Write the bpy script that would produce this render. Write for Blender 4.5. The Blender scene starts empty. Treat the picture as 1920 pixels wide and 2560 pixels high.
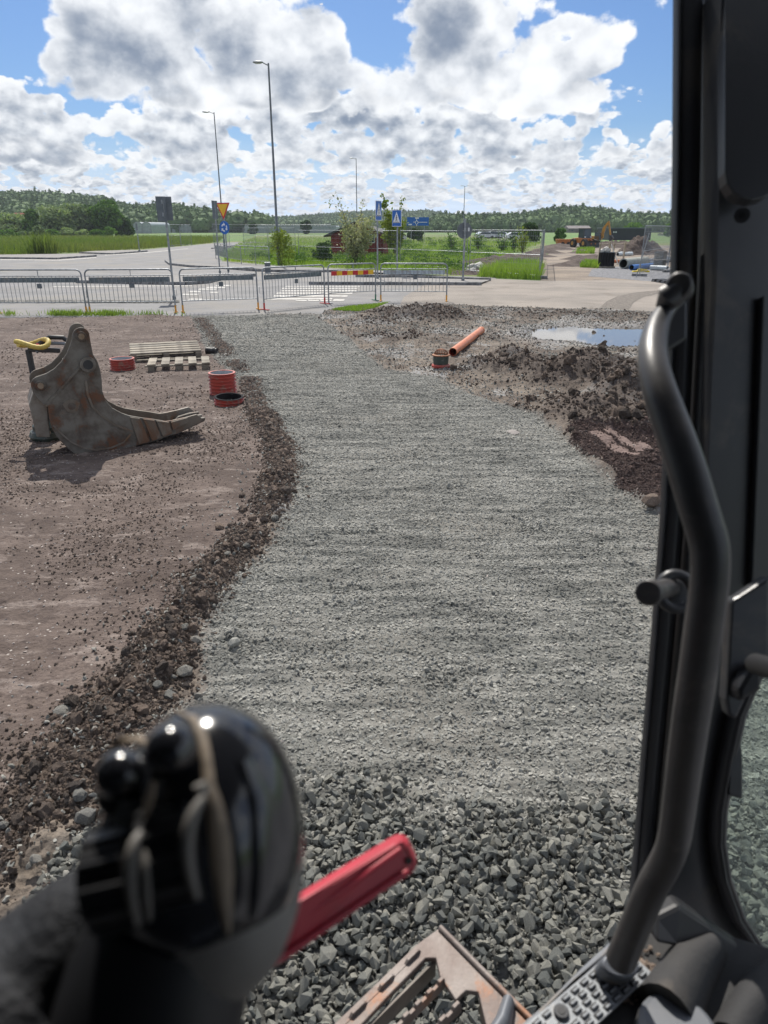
import bpy, bmesh, math, random
import numpy as np
from mathutils import Vector, Matrix, Quaternion
random.seed(7); RNG = np.random.default_rng(7)
S = bpy.context.scene
COL = S.collection
R = math.radians
# ------------------------------------------------------------------ camera
EYE = 2.2; FPX = 1778.0; HOR = 570.0
PITCH = math.atan((1280-HOR)/FPX)
cd = bpy.data.cameras.new('camera'); cam = bpy.data.objects.new('camera', cd); COL.objects.link(cam)
cam.location = (0, 0, EYE); cam.rotation_euler = (math.pi/2-PITCH, 0, 0)
cd.sensor_fit = 'VERTICAL'; cd.sensor_height = 36; cd.lens = 36*FPX/2560
cd.clip_start = 0.02; cd.clip_end = 9000
cd.dof.use_dof = True; cd.dof.focus_distance = 9.0; cd.dof.aperture_fstop = 6.0
S.camera = cam
# ------------------------------------------------------------------ view
S.view_settings.view_transform = 'Standard'; S.view_settings.look = 'None'
S.view_settings.gamma = 1; S.view_settings.use_curve_mapping = False
S.view_settings.exposure = 0.55
SUN_EL = R(50); SUN_AZ = R(-11)      # azimuth from +Y, negative = to the left
sd = Vector((math.sin(SUN_AZ)*math.cos(SUN_EL), math.cos(SUN_AZ)*math.cos(SUN_EL), math.sin(SUN_EL)))
sl = bpy.data.lights.new('sun', 'SUN'); sl.energy = 3.6; sl.angle = R(0.53); sl.color = (1, .95, .87)
so = bpy.data.objects.new('sun', sl); COL.objects.link(so)
so.rotation_euler = sd.to_track_quat('Z', 'Y').to_euler()
# ------------------------------------------------------------------ projection helpers (photo pixel -> place)
FW = Vector((0, math.cos(PITCH), -math.sin(PITCH))); UP = Vector((0, math.sin(PITCH), math.cos(PITCH)))
def ray(x, y): return Vector((1, 0, 0))*((x-960)/FPX)+UP*((1280-y)/FPX)+FW
def G(x, y, z=0.0):
    r = ray(x, y); t = (z-EYE)/r.z; return Vector((r.x*t, r.y*t, z))
def P(x, y, d): return Vector((0, 0, EYE))+ray(x, y)*d
def atY(x, y, Y):
    r = ray(x, y); return Vector((0, 0, EYE))+r*(Y/r.y)
def hgt(px_foot, y_foot, y_top, px_top=None):
    f = G(px_foot, y_foot); return atY(px_top or px_foot, y_top, f.y).z
# ------------------------------------------------------------------ node helpers
class NT:
    def __init__(s, tree): s.t = tree; s.n = tree.nodes; s.l = tree.links
    def new(s, k, **kw):
        n = s.n.new(k)
        for a, b in kw.items(): setattr(n, a, b)
        return n
    def put(s, sock, v):
        if isinstance(v, bpy.types.NodeSocket): s.l.new(v, sock)
        elif v is not None: sock.default_value = v
    def m(s, op, a, b=None, c=None, clamp=False):
        n = s.new('ShaderNodeMath', operation=op, use_clamp=clamp)
        s.put(n.inputs[0], a); s.put(n.inputs[1], b); s.put(n.inputs[2], c); return n.outputs[0]
    def v(s, op, a, b=None, sc=None):
        n = s.new('ShaderNodeVectorMath', operation=op)
        s.put(n.inputs[0], a)
        if b is not None: s.put(n.inputs[1], b)
        if sc is not None: s.put(n.inputs['Scale'], sc)
        return n.outputs['Value'] if op in ('DOT_PRODUCT', 'LENGTH', 'DISTANCE') else n.outputs[0]
    def comb(s, x, y, z):
        n = s.new('ShaderNodeCombineXYZ'); s.put(n.inputs[0], x); s.put(n.inputs[1], y); s.put(n.inputs[2], z); return n.outputs[0]
    def mix(s, f, a, b, mode='MIX'):
        n = s.new('ShaderNodeMix', data_type='RGBA', blend_type=mode)
        s.put(n.inputs[0], f)
        for k, q in ((6, a), (7, b)):
            if isinstance(q, (tuple, list)) and len(q) == 3: q = (*q, 1)
            s.put(n.inputs[k], q)
        return n.outputs[2]
    def sm(s, x, a, b, lo=0., hi=1.):
        n = s.new('ShaderNodeMapRange', interpolation_type='SMOOTHSTEP')
        s.put(n.inputs[0], x); s.put(n.inputs[1], a); s.put(n.inputs[2], b); s.put(n.inputs[3], lo); s.put(n.inputs[4], hi); return n.outputs[0]
    def noise(s, vec, scale, detail=4, rough=.55, dist=0, dim='3D'):
        n = s.new('ShaderNodeTexNoise', noise_dimensions=dim)
        s.put(n.inputs['Vector'], vec); n.inputs['Scale'].default_value = scale; n.inputs['Detail'].default_value = detail
        n.inputs['Roughness'].default_value = rough; n.inputs['Distortion'].default_value = dist; return n.outputs[0]
    def vor(s, vec, scale, feat='F1', out=0):
        n = s.new('ShaderNodeTexVoronoi', feature=feat); s.put(n.inputs['Vector'], vec); n.inputs['Scale'].default_value = scale
        return n.outputs[out]
# ------------------------------------------------------------------ world: Nishita sky with cumulus marched through 16 height levels
W = bpy.data.worlds.new('World'); S.world = W; W.use_nodes = True
w = NT(W.node_tree); w.n.clear()
geo = w.new('ShaderNodeTexCoord').outputs['Generated']
D = w.v('NORMALIZE', geo)
sp = w.new('ShaderNodeSeparateXYZ'); w.l.new(D, sp.inputs[0]); dx, dy, dz = sp.outputs
sky = w.new('ShaderNodeTexSky', sky_type='NISHITA'); sky.sun_disc = False
sky.sun_elevation = SUN_EL; sky.sun_rotation = SUN_AZ; sky.air_density = 1.0; sky.dust_density = .8; sky.ozone_density = 2.5
zc = w.m('MAXIMUM', dz, 0.0)
inv = w.m('DIVIDE', 1.0, w.m('ADD', zc, 0.05))
hv = w.v('SCALE', w.comb(dx, dy, 0), sc=inv)
def blob(x, y, wpx, amp):
    r = ray(x, y).normalized(); k = FPX/wpx
    d = w.v('DOT_PRODUCT', D, tuple(r))
    e = w.m('MULTIPLY', w.m('SUBTRACT', d, 1.0), k*k*1.2)
    return w.m('MULTIPLY', w.m('POWER', 2.718, e), amp)
def tex(vec, sc, vs, det=6):
    """cumulus density: fractal noise plus inverted cells for cauliflower edges"""
    a = w.noise(vec, sc, det, .58, 0)
    v_ = w.new('ShaderNodeTexVoronoi', feature='F1'); w.put(v_.inputs['Vector'], vec); v_.inputs['Scale'].default_value = sc*vs
    v_.inputs['Detail'].default_value = 1.0; v_.inputs['Roughness'].default_value = .5; v_.inputs['Lacunarity'].default_value = 2.3
    return w.m('ADD', a, w.m('MULTIPLY', w.m('SUBTRACT', .42, v_.outputs['Distance']), .30))
WHITE = (.97, .985, 1.0); GREY = (.20, .25, .335)
skyc = w.v('MULTIPLY', w.v('SCALE', sky.outputs[0], sc=.085), (.38, .54, .76))
hcol = w.mix(w.noise(w.v('MULTIPLY', D, (5, 5, 70)), 1.6, 5, .55), (.30, .41, .58), (.62, .71, .83))
cl = w.mix(w.sm(dz, .01, .12), hcol, skyc)
# gaps and massed clouds of the photograph, as directions in the sky
bl0 = 0.0
for b in [(45, 50, 90, -.20), (935, 50, 85, -.26), (1700, 90, 90, -.34), (1650, 260, 70, -.22), (720, 115, 35, -.16), (650, 5, 45, -.10), (1450, 30, 60, -.12), (1500, 310, 60, -.10), (1330, 320, 40, -.08),
          (380, 120, 190, .14), (1280, 170, 200, .16), (1060, 120, 90, .10), (790, 150, 90, .12), (1560, 150, 60, .10), (560, 240, 120, .08), (60, 170, 70, .10)]:
    bl0 = w.m('ADD', blob(*b), bl0)
#        scale aniso thr  seed  elevation window            shift  white
LAY = [(34., 2.6, .350, 7.3, (.000, .012, .045, .085), .0045, .82),
       (21., 2.0, .338, 3.1, (.020, .035, .075, .115), .008, .92),
       (12., 1.5, .330, 9.7, (.050, .075, .120, .190), .015, .97),
       (6.6, 1.3, .352, 1.9, (.105, .150, 3.0, 4.0), .034, 1.0)]
for k, (sc_, an, thr, sd_, (e0, e1, e2, e3), sh_, wt) in enumerate(LAY):
    p0 = w.v('ADD', w.v('MULTIPLY', D, (1, 1, an)), (sd_, sd_*.7, sd_*1.3))
    p1 = w.v('ADD', p0, (0, 0, sh_*an))
    p2 = w.v('ADD', p0, (0, 0, sh_*an*2.6))
    n0 = tex(p0, sc_, 2.3); n1 = tex(p1, sc_, 2.3, 4); n2 = w.noise(p2, sc_, 2, .5)
    win = w.m('MULTIPLY', w.sm(dz, e0, e1), w.sm(dz, e3, e2))
    tb = w.m('SUBTRACT', 1.0, win)
    den = w.m('SUBTRACT', w.m('SUBTRACT', n0, thr), w.m('MULTIPLY', tb, .35))
    if k == 3: den = w.m('ADD', den, bl0)
    if k == 2: den = w.m('ADD', den, w.m('MULTIPLY', bl0, .5))
    a = w.sm(den, -.006, .062)
    bil = w.noise(w.v('ADD', p0, (5.5, 2.2, 8.8)), sc_*1.6, 6, .62)
    lit = w.m('ADD', .62, w.m('MULTIPLY', w.m('SUBTRACT', n0, n1), 4.0))
    lit = w.m('ADD', lit, w.m('MULTIPLY', w.m('SUBTRACT', bil, .46), 1.15))                 # rising density = underside
    fine = w.noise(w.v('ADD', p0, (1.5, 8.2, 3.8)), sc_*5.5, 4, .62)
    lit = w.m('ADD', lit, w.m('MULTIPLY', w.m('SUBTRACT', fine, .5), 1.1))
    core = w.m('MULTIPLY', w.sm(w.m('SUBTRACT', n2, thr-.02), .0, .13), w.sm(den, .02, .16))
    lit = w.m('SUBTRACT', lit, w.m('MULTIPLY', core, .50))
    lit = w.m('ADD', lit, w.m('MULTIPLY', w.sm(den, .11, .0), .32))
    lit = w.sm(lit, -1.05, 1.35)
    c = w.mix(lit, GREY, tuple(q*wt for q in WHITE))
    cl = w.mix(w.m('MULTIPLY', a, .96), cl, w.v('SCALE', c, sc=.74))
fin = cl
bg = w.new('ShaderNodeBackground'); w.l.new(fin, bg.inputs[0]); bg.inputs[1].default_value = 1.0
w.l.new(bg.outputs[0], w.new('ShaderNodeOutputWorld').inputs[0])
W.cycles.sampling_method = 'NONE'
# ------------------------------------------------------------------ mesh builder
class MB:
    def __init__(s): s.v = []; s.f = []
    def add(s, vs, fs):
        o = len(s.v); s.v += [tuple(q) for q in vs]; s.f += [tuple(i+o for i in f) for f in fs]; return s
    def box(s, c, d, rot=None):
        c = Vector(c); a, b, e = d[0]/2, d[1]/2, d[2]/2
        vs = [Vector((i, j, k)) for i in (-a, a) for j in (-b, b) for k in (-e, e)]
        if rot is not None:
            M = Matrix.Rotation(rot, 3, 'Z') if isinstance(rot, (int, float)) else rot
            vs = [M @ q for q in vs]
        return s.add([q+c for q in vs], [(0, 1, 3, 2), (4, 6, 7, 5), (0, 4, 5, 1), (2, 3, 7, 6), (0, 2, 6, 4), (1, 5, 7, 3)])
    def beam(s, a, b, wd, th, up=(0, 0, 1)):
        a = Vector(a); b = Vector(b); z = (b-a); L = z.length; z.normalize(); u = Vector(up)
        x = u.cross(z)
        if x.length < 1e-4: x = Vector((1, 0, 0)).cross(z)
        x.normalize(); y = z.cross(x)
        M = Matrix((x, y, z)).transposed()
        return s.box((a+b)/2, (wd, th, L), M)
    def tube(s, pts, r, n=10, cap=True, sq=1.0):
        pts = [Vector(q) for q in pts]; N = len(pts)
        rs = r if isinstance(r, (list, tuple)) else [r]*N
        ref = None; vs = []
        for i, q in enumerate(pts):
            t = (pts[min(i+1, N-1)]-pts[max(i-1, 0)]).normalized()
            if ref is None:
                ref = Vector((0, 0, 1)) if abs(t.z) < .9 else Vector((1, 0, 0))
            x = (ref-t*ref.dot(t)).normalized(); ref = x; y = t.cross(x)
            for k in range(n):
                a = 2*math.pi*k/n; vs.append(q+x*(math.cos(a)*rs[i])+y*(math.sin(a)*rs[i]*sq))
        fs = [(i*n+k, i*n+(k+1) % n, (i+1)*n+(k+1) % n, (i+1)*n+k) for i in range(N-1) for k in range(n)]
        if cap: fs += [tuple(range(n))[::-1], tuple((N-1)*n+k for k in range(n))]
        return s.add(vs, fs)
    def cyl(s, a, b, r, n=16, r2=None): return s.tube([a, b], [r, r if r2 is None else r2], n)
    def prism(s, poly, t0, t1, fr=None):
        """poly in (x,z); extruded along y from t0 to t1; fr maps local->out"""
        n = len(poly)
        vs = [Vector((a, t0, b)) for a, b in poly]+[Vector((a, t1, b)) for a, b in poly]
        if fr: vs = [fr(q) for q in vs]
        return s.add(vs, [tuple(range(n)), tuple(range(2*n-1, n-1, -1))]+[(i, i+n, (i+1) % n+n, (i+1) % n) for i in range(n)])
    def lathe(s, prof, n=32, c=(0, 0, 0), closed=False):
        c = Vector(c); m = len(prof); vs = []
        for rr, zz in prof:
            for k in range(n):
                a = 2*math.pi*k/n; vs.append(c+Vector((rr*math.cos(a), rr*math.sin(a), zz)))
        rng = m if closed else m-1
        return s.add(vs, [(i*n+k, i*n+(k+1) % n, ((i+1) % m)*n+(k+1) % n, ((i+1) % m)*n+k) for i in range(rng) for k in range(n)])
    def ball(s, c, r, n=16, sc=(1, 1, 1), M=None):
        c = Vector(c); vs = []; m = n//2
        for i in range(m+1):
            th = math.pi*i/m
            for k in range(n):
                a = 2*math.pi*k/n
                q = Vector((math.sin(th)*math.cos(a)*sc[0], math.sin(th)*math.sin(a)*sc[1], math.cos(th)*sc[2]))*r
                if M: q = M @ q
                vs.append(c+q)
        return s.add(vs, [(i*n+k, (i+1)*n+k, (i+1)*n+(k+1) % n, i*n+(k+1) % n) for i in range(m) for k in range(n)])
    def mesh(s, name, mat, smooth=None):
        me = bpy.data.meshes.new(name); me.from_pydata(s.v, [], s.f); me.validate()
        bm = bmesh.new(); bm.from_mesh(me); bmesh.ops.remove_doubles(bm, verts=bm.verts, dist=1e-6)
        bmesh.ops.recalc_face_normals(bm, faces=bm.faces); bm.to_mesh(me); bm.free()
        if smooth is not None:
            me.shade_smooth()
            try: me.set_sharp_from_angle(angle=R(smooth))
            except Exception: pass
        me.materials.append(mat); return me
def tag(o, label=None, cat=None, group=None, kind=None):
    for k, q in (('label', label), ('category', cat), ('group', group), ('kind', kind)):
        if q: o[k] = q
    return o
def root(name, loc, rz=0, label=None, cat=None, group=None, kind=None):
    o = bpy.data.objects.new(name, None); COL.objects.link(o); o.location = loc
    if isinstance(rz, (int, float)): o.rotation_euler = (0, 0, rz)
    else: o.rotation_euler = rz
    o.empty_display_size = .1
    return tag(o, label, cat, group, kind)
def put(name, me, parent=None, loc=(0, 0, 0), rot=(0, 0, 0), bev=0):
    o = bpy.data.objects.new(name, me); COL.objects.link(o); o.location = loc; o.rotation_euler = rot
    if parent: o.parent = parent
    if bev:
        b = o.modifiers.new('bevel', 'BEVEL'); b.width = bev; b.segments = 2; b.limit_method = 'ANGLE'; b.angle_limit = R(35)
    return o
def part(name, mb, mat, parent=None, smooth=None, bev=0, kind=None, label=None):
    o = put(name, mb.mesh(name, mat, smooth), parent, bev=bev)
    if kind: o['kind'] = kind
    if label: o['label'] = label
    return o
def copy_tree(o, loc=None, rz=None, label=None, parent=None):
    c = o.copy(); COL.objects.link(c)
    if parent: c.parent = parent
    for ch in list(o.children): copy_tree(ch, parent=c)
    if loc is not None: c.location = loc
    if rz is not None: c.rotation_euler = rz if not isinstance(rz, (int, float)) else (0, 0, rz)
    if label: c['label'] = label
    return c
def npmesh(name, V, F, mat):
    me = bpy.data.meshes.new(name); V = np.asarray(V, np.float32); F = np.asarray(F, np.int32)
    me.vertices.add(len(V)); me.vertices.foreach_set('co', V.ravel())
    k = F.shape[1]; me.loops.add(F.size); me.loops.foreach_set('vertex_index', F.ravel())
    me.polygons.add(len(F)); me.polygons.foreach_set('loop_start', np.arange(0, F.size, k, dtype=np.int32))
    me.update(calc_edges=True); me.materials.append(mat); return me
# ------------------------------------------------------------------ materials
def mat(name, c1, c2=None, rough=.8, metal=0., scale=4., bump=0., bscale=60., spec=.5, island=0., objr=0., grime=None, gscale=3., gamt=.5, coord='Object', rvar=0., transl=0., coat=0.):
    m = bpy.data.materials.new(name); m.use_nodes = True; t = NT(m.node_tree)
    b = t.n['Principled BSDF']; co = t.new('ShaderNodeTexCoord').outputs[coord]
    c2 = c2 or tuple(q*.7 for q in c1)
    n = t.noise(co, scale, 6, .6)
    col = t.mix(t.sm(n, .35, .65), c1, c2)
    if island:
        r = t.new('ShaderNodeNewGeometry').outputs['Random Per Island']
        col = t.mix(1.0, col, t.comb(*[t.m('MULTIPLY_ADD', r, island*q, 1-island*q*.5) for q in (1.0, .8, .6)]), 'MULTIPLY')
    if objr:
        r = t.new('ShaderNodeObjectInfo').outputs['Random']
        col = t.mix(1.0, col, t.comb(*[t.m('MULTIPLY_ADD', r, objr*q, 1-objr*q*.5) for q in (1.0, .9, .8)]), 'MULTIPLY')
    if grime:
        g = t.noise(co, gscale, 8, .68, .4)
        col = t.mix(t.sm(g, .62-gamt*.25, .70-gamt*.15, 0, .85), col, grime)
    t.put(b.inputs['Base Color'], col)
    b.inputs['Metallic'].default_value = metal; b.inputs['Specular IOR Level'].default_value = spec
    if rvar: t.put(b.inputs['Roughness'], t.m('MULTIPLY_ADD', t.noise(co, scale*3, 5, .6), rvar, rough-rvar*.5, clamp=True))
    else: b.inputs['Roughness'].default_value = rough
    if coat: b.inputs['Coat Weight'].default_value = coat; b.inputs['Coat Roughness'].default_value = .08
    if bump:
        bn = t.new('ShaderNodeBump'); bn.inputs['Strength'].default_value = bump; bn.inputs['Distance'].default_value = 1.0/bscale
        t.put(bn.inputs['Height'], t.noise(co, bscale, 6, .65)); t.l.new(bn.outputs[0], b.inputs['Normal'])
    if transl:
        tr = t.new('ShaderNodeBsdfTranslucent'); t.put(tr.inputs[0], t.mix(1.0, col, (1.0, 1.15, .5), 'MULTIPLY'))
        mx = t.new('ShaderNodeMixShader'); mx.inputs[0].default_value = transl
        t.l.new(b.outputs[0], mx.inputs[1]); t.l.new(tr.outputs[0], mx.inputs[2]); t.l.new(mx.outputs[0], t.n['Material Output'].inputs[0])
    return m
M = {}
M['galv'] = mat('galvanised_steel', (.36, .38, .40), (.22, .24, .26), .5, .6, 8, .1, 80)
M['lamp'] = mat('lamp_pole_paint', (.20, .22, .24), (.15, .16, .18), .55, .4, 3)
M['signback'] = mat('grey_sign_back', (.13, .15, .17), (.18, .20, .22), .6, .4, 4)
M['board'] = mat('grey_board', (.13, .16, .18), (.20, .24, .26), .6, .2, 6, grime=(.3, .28, .25), gamt=.2)
M['whiteboard'] = mat('pale_board', (.55, .62, .68), (.42, .48, .54), .5, 0, 6, grime=(.35, .33, .3), gamt=.3)
M['yellowp'] = mat('yellow_plastic', (.72, .34, .03), (.6, .27, .03), .5, 0, 9)
M['redp'] = mat('red_paint', (.55, .03, .03), (.45, .02, .03), .5, 0, 9)
M['greenp'] = mat('green_paint', (.05, .20, .12), None, .5)
M['redfilm'] = mat('red_reflective_film', (.60, .02, .03), (.5, .02, .03), .35)
M['yelfilm'] = mat('yellow_reflective_film', (.85, .52, .02), (.78, .45, .02), .35)
M['bluefilm'] = mat('blue_reflective_film', (.01, .13, .50), (.01, .11, .44), .4)
M['whitefilm'] = mat('white_reflective_film', (.80, .82, .84), (.7, .72, .75), .4)
M['blackfilm'] = mat('black_film', (.02, .02, .02), None, .5)
M['asphalt'] = mat('asphalt', (.205, .20, .20), (.155, .152, .152), .85, 0, .6, .35, 90, grime=(.21, .195, .175), gscale=.25, gamt=.6)
M['kerb'] = mat('granite_kerb', (.30, .30, .30), (.16, .16, .165), .85, 0, 5, .3, 40, objr=.3, grime=(.10, .10, .10), gscale=2, gamt=.5)
M['kerbpave'] = mat('island_paving', (.27, .255, .24), (.21, .20, .19), .9, 0, 2, .3, 60)
M['cobble'] = mat('cobble_stone', (.30, .28, .25), (.20, .19, .17), .9, 0, 3, .3, 50, objr=.5, island=.5)
M['sand'] = mat('sandy_road', (.30, .262, .225), (.225, .20, .175), .95, 0, .35, .5, 14, grime=(.20, .17, .14), gscale=.7, gamt=.35)
M['track'] = mat('dirt_track', (.30, .245, .19), (.19, .155, .125), .95, 0, .25, .6, 6, grime=(.14, .12, .11), gscale=.4, gamt=.45)
M['rubblepatch'] = mat('crushed_stone_sheet', (.26, .26, .27), (.13, .13, .14), .9, 0, 6, .8, 8)
M['paint'] = mat('road_marking', (.52, .50, .46), (.36, .345, .32), .7, 0, 4, grime=(.25, .24, .22), gscale=3, gamt=.35)
M['field'] = mat('crop_field', (.095, .20, .045), (.13, .19, .05), .95, 0, .012, .4, 2, grime=(.17, .19, .06), gscale=.03, gamt=.5)
M['meadow'] = mat('rough_meadow', (.12, .17, .04), (.20, .19, .08), .95, 0, .05, .6, 5, grime=(.09, .16, .03), gscale=.2, gamt=.6)
M['grass'] = mat('grass_blade', (.19, .31, .04), (.27, .36, .07), .7, 0, .15, island=.5, transl=.35)
M['grassdry'] = mat('meadow_grass_blade', (.20, .22, .07), (.13, .20, .04), .75, 0, .06, island=.5, transl=.3)
M['bark'] = mat('bark', (.10, .08, .06), (.16, .14, .11), .95, 0, 12, .4, 40)
for nm, c, c2 in (('leaf_dark', (.035, .075, .020), (.06, .11, .03)), ('leaf_mid', (.09, .18, .04), (.15, .25, .06)), ('leaf_willow', (.20, .27, .13), (.30, .36, .20)),
                  ('leaf_yellow', (.24, .28, .05), (.18, .25, .05)), ('leaf_pale', (.50, .48, .32), (.30, .34, .18)), ('leaf_far', (.075, .13, .055), (.12, .18, .075))):
    M[nm] = mat(nm, c, c2, .8, 0, .5, island=.7, objr=.45, spec=.12, transl=.10 if nm in ('leaf_far',) else .22)
M['steel'] = mat('worn_bucket_steel', (.145, .120, .095), (.20, .175, .145), .62, .35, 3.5, .25, 50, grime=(.17, .085, .045), gscale=2.2, gamt=.45, rvar=.25)
M['steel_edge'] = mat('pale_worn_steel', (.26, .24, .21), (.17, .13, .10), .55, .4, 6, .2, 60, grime=(.22, .12, .06), gamt=.3)
M['steel_dust'] = mat('dusty_bucket_side', (.20, .185, .16), (.085, .066, .052), .72, .25, 4.5, .3, 60, grime=(.16, .070, .035), gscale=4.5, gamt=.42, rvar=.2)
M['pinm'] = mat('rusty_pin', (.22, .14, .08), (.30, .24, .18), .55, .5, 9, .1, 60)
M['blackrub'] = mat('black_rubber', (.018, .018, .02), (.03, .03, .032), .5, 0, 6)
M['yelhose'] = mat('yellow_hose', (.62, .46, .10), (.45, .33, .09), .6, 0, 8, grime=(.2, .15, .08), gamt=.3)
M['wood'] = mat('grey_pallet_wood', (.33, .295, .24), (.19, .165, .13), .85, 0, 3, .2, 60, objr=.35, grime=(.14, .12, .10), gscale=6, gamt=.35)
M['wood2'] = mat('raw_timber', (.42, .36, .28), (.30, .25, .19), .85, 0, 4)
M['redpipe'] = mat('brick_red_plastic_pipe', (.42, .065, .045), (.34, .05, .04), .5, 0, 5, grime=(.30, .20, .16), gscale=6, gamt=.35)
M['pipein'] = mat('pale_pipe_inside', (.42, .45, .48), (.30, .32, .34), .6, 0, 5)
M['pipeblk'] = mat('dark_pipe_inside', (.022, .022, .025), None, .9, spec=.15)
M['orange'] = mat('orange_sewer_pipe', (.60, .20, .085), (.52, .165, .07), .45, 0, 3, grime=(.40, .25, .17), gscale=5, gamt=.3)
M['rustgrate'] = mat('rust_brown_grate', (.32, .14, .07), (.22, .09, .05), .7, .2, 20)
M['dkgreen'] = mat('dark_green_plastic', (.025, .04, .032), (.05, .06, .05), .5, 0, 9, grime=(.2, .19, .16), gscale=12, gamt=.2)
M['concrete'] = mat('concrete_pipe', (.34, .35, .31), (.26, .27, .24), .85, 0, 2)
M['barnred'] = mat('falu_red_boards', (.22, .028, .020), (.17, .022, .018), .85, 0, 3, objr=.35)
M['roofdk'] = mat('dark_roof', (.05, .05, .055), (.08, .08, .085), .7, 0, 3)
M['whitep'] = mat('white_paint', (.70, .72, .72), (.6, .62, .62), .6, 0, 3)
M['doorp'] = mat('pale_blue_grey_door', (.36, .45, .50), (.28, .36, .40), .6, 0, 2, objr=.2)
M['blackwall'] = mat('black_cladding', (.018, .022, .030), (.025, .03, .04), .6, 0, 1)
M['glassh'] = mat('greenhouse_film', (.36, .40, .41), (.26, .30, .31), .4, 0, 1)
M['glass'] = mat('window_glass', (.04, .06, .08), (.08, .10, .12), .1, 0, 1)
M['roofred'] = mat('red_tiles', (.42, .14, .08), (.34, .11, .07), .8, 0, 1)
M['roofgr'] = mat('grey_brown_roof', (.13, .11, .11), (.17, .15, .14), .8, 0, .5)
M['machy'] = mat('machine_yellow', (.55, .27, .03), (.42, .21, .04), .5, .1, 1, grime=(.2, .15, .1), gamt=.4)
M['macho'] = mat('machine_orange', (.50, .17, .03), (.40, .14, .04), .5, .1, 1, grime=(.2, .15, .1), gamt=.3)
M['machd'] = mat('machine_dark', (.03, .03, .035), (.05, .05, .05), .6)
M['tyre'] = mat('tyre', (.02, .02, .02), (.05, .045, .04), .9)
M['carw'] = mat('white_car_paint', (.72, .74, .76), None, .25, 0, 1, coat=.6)
M['carg'] = mat('silver_car_paint', (.40, .43, .46), None, .3, .5, 1, coat=.6)
M['sack'] = mat('white_woven_sack', (.62, .60, .56), (.48, .46, .43), .9, 0, 6, .5, 8)
M['bluepipe'] = mat('blue_plastic', (.03, .17, .50), (.03, .14, .42), .4)
M['palepipe'] = mat('pale_plastic', (.55, .60, .62), (.45, .5, .52), .5)
M['yelplastic'] = mat('bright_yellow_plastic', (.80, .62, .02), (.7, .52, .02), .45)
M['mound'] = mat('brown_soil_heap', (.070, .050, .042), (.115, .085, .070), .95, 0, 1.2, .8, 3)
M['stone'] = mat('crushed_granite', (.285, .280, .255), (.165, .165, .152), .9, 0, 22, .5, 120, objr=1.15, spec=.3)
M['stonedk'] = mat('dark_crushed_granite', (.235, .232, .205), (.14, .142, .128), .9, 0, 22, .5, 120, objr=.8, spec=.3)
M['chip'] = mat('pale_stone_chip', (.40, .36, .33), (.26, .22, .20), .85, 0, 20, .3, 120, objr=.9)
M['clod'] = mat('soil_clod', (.32, .258, .215), (.175, .135, .112), .97, 0, 14, 1.0, 60, objr=.9, spec=.1)
M['clodmud'] = mat('dark_mud_clod', (.195, .155, .128), (.088, .069, .058), .97, 0, 14, 1.0, 60, objr=.9, spec=.1)
M['clodred'] = mat('reddish_soil_clod', (.165, .112, .096), (.10, .068, .060), .97, 0, 14, 1.0, 60, objr=.7)
M['rock'] = mat('grey_rock', (.27, .255, .225), (.15, .145, .13), .92, 0, 9, .6, 50, objr=.5)
M['puddle'] = bpy.data.materials.new('puddle_water'); M['puddle'].use_nodes = True
_b = M['puddle'].node_tree.nodes['Principled BSDF']; _b.inputs['Base Color'].default_value = (.16, .14, .115, 1); _b.inputs['Roughness'].default_value = .03; _b.inputs['IOR'].default_value = 1.33; _b.inputs['Specular IOR Level'].default_value = .9
# cab materials
M['cab'] = mat('charcoal_cab_paint', (.040, .041, .045), (.055, .056, .060), .36, .0, 2.5, .05, 200, rvar=.22, grime=(.085, .078, .070), gscale=5, gamt=.30)
M['cabdk'] = mat('black_cab_trim', (.012, .012, .014), (.02, .02, .022), .5, 0, 3)
M['seal'] = mat('black_rubber_seal', (.034, .036, .040), (.044, .045, .050), .4, 0, 10)
M['handle'] = mat('worn_handle_paint', (.050, .050, .052), (.085, .080, .078), .40, .15, 7, .04, 150, rvar=.2, grime=(.13, .118, .108), gscale=11, gamt=.30)
M['floor'] = mat('dusty_cab_floor', (.030, .030, .032), (.045, .043, .042), .8, 0, 5, .2, 120, grime=(.10, .085, .072), gscale=4, gamt=.3)
M['sill'] = mat('grey_sill_paint', (.13, .14, .16), (.18, .185, .195), .5, .2, 6, grime=(.22, .19, .16), gscale=12, gamt=.3)
M['alu'] = mat('aluminium_tread', (.27, .285, .30), (.20, .21, .225), .5, .3, 14, .1, 150, grime=(.34, .31, .27), gscale=18, gamt=.3)
M['step'] = mat('rusty_step_steel', (.185, .145, .128), (.26, .225, .205), .6, .3, 10, .2, 120, grime=(.33, .15, .075), gscale=7, gamt=.30)
M['stepdk'] = mat('dull_grey_step_steel', (.20, .18, .16), (.13, .115, .10), .6, .4, 9, .15, 100, grime=(.25, .2, .15), gamt=.3)
M['joy'] = mat('glossy_black_joystick', (.010, .011, .014), (.014, .015, .019), .16, 0, 4, spec=.7, coat=.4)
M['joym'] = mat('satin_black_joystick', (.008, .0085, .010), (.013, .0135, .016), .45, 0, 4)
M['boot'] = mat('dusty_rubber_boot', (.008, .009, .013), (.020, .023, .030), .75, 0, 25, .4, 40)
M['tan'] = mat('tan_inlay', (.30, .24, .18), (.20, .165, .13), .7, 0, 60, .2, 200)
M['palegrey'] = mat('pale_grey_plastic', (.23, .22, .205), (.17, .16, .15), .5, 0, 6)
M['redlever'] = mat('red_lever', (.47, .032, .055), (.40, .028, .045), .45, 0, 9, grime=(.30, .06, .06), gscale=10, gamt=.3)
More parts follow.
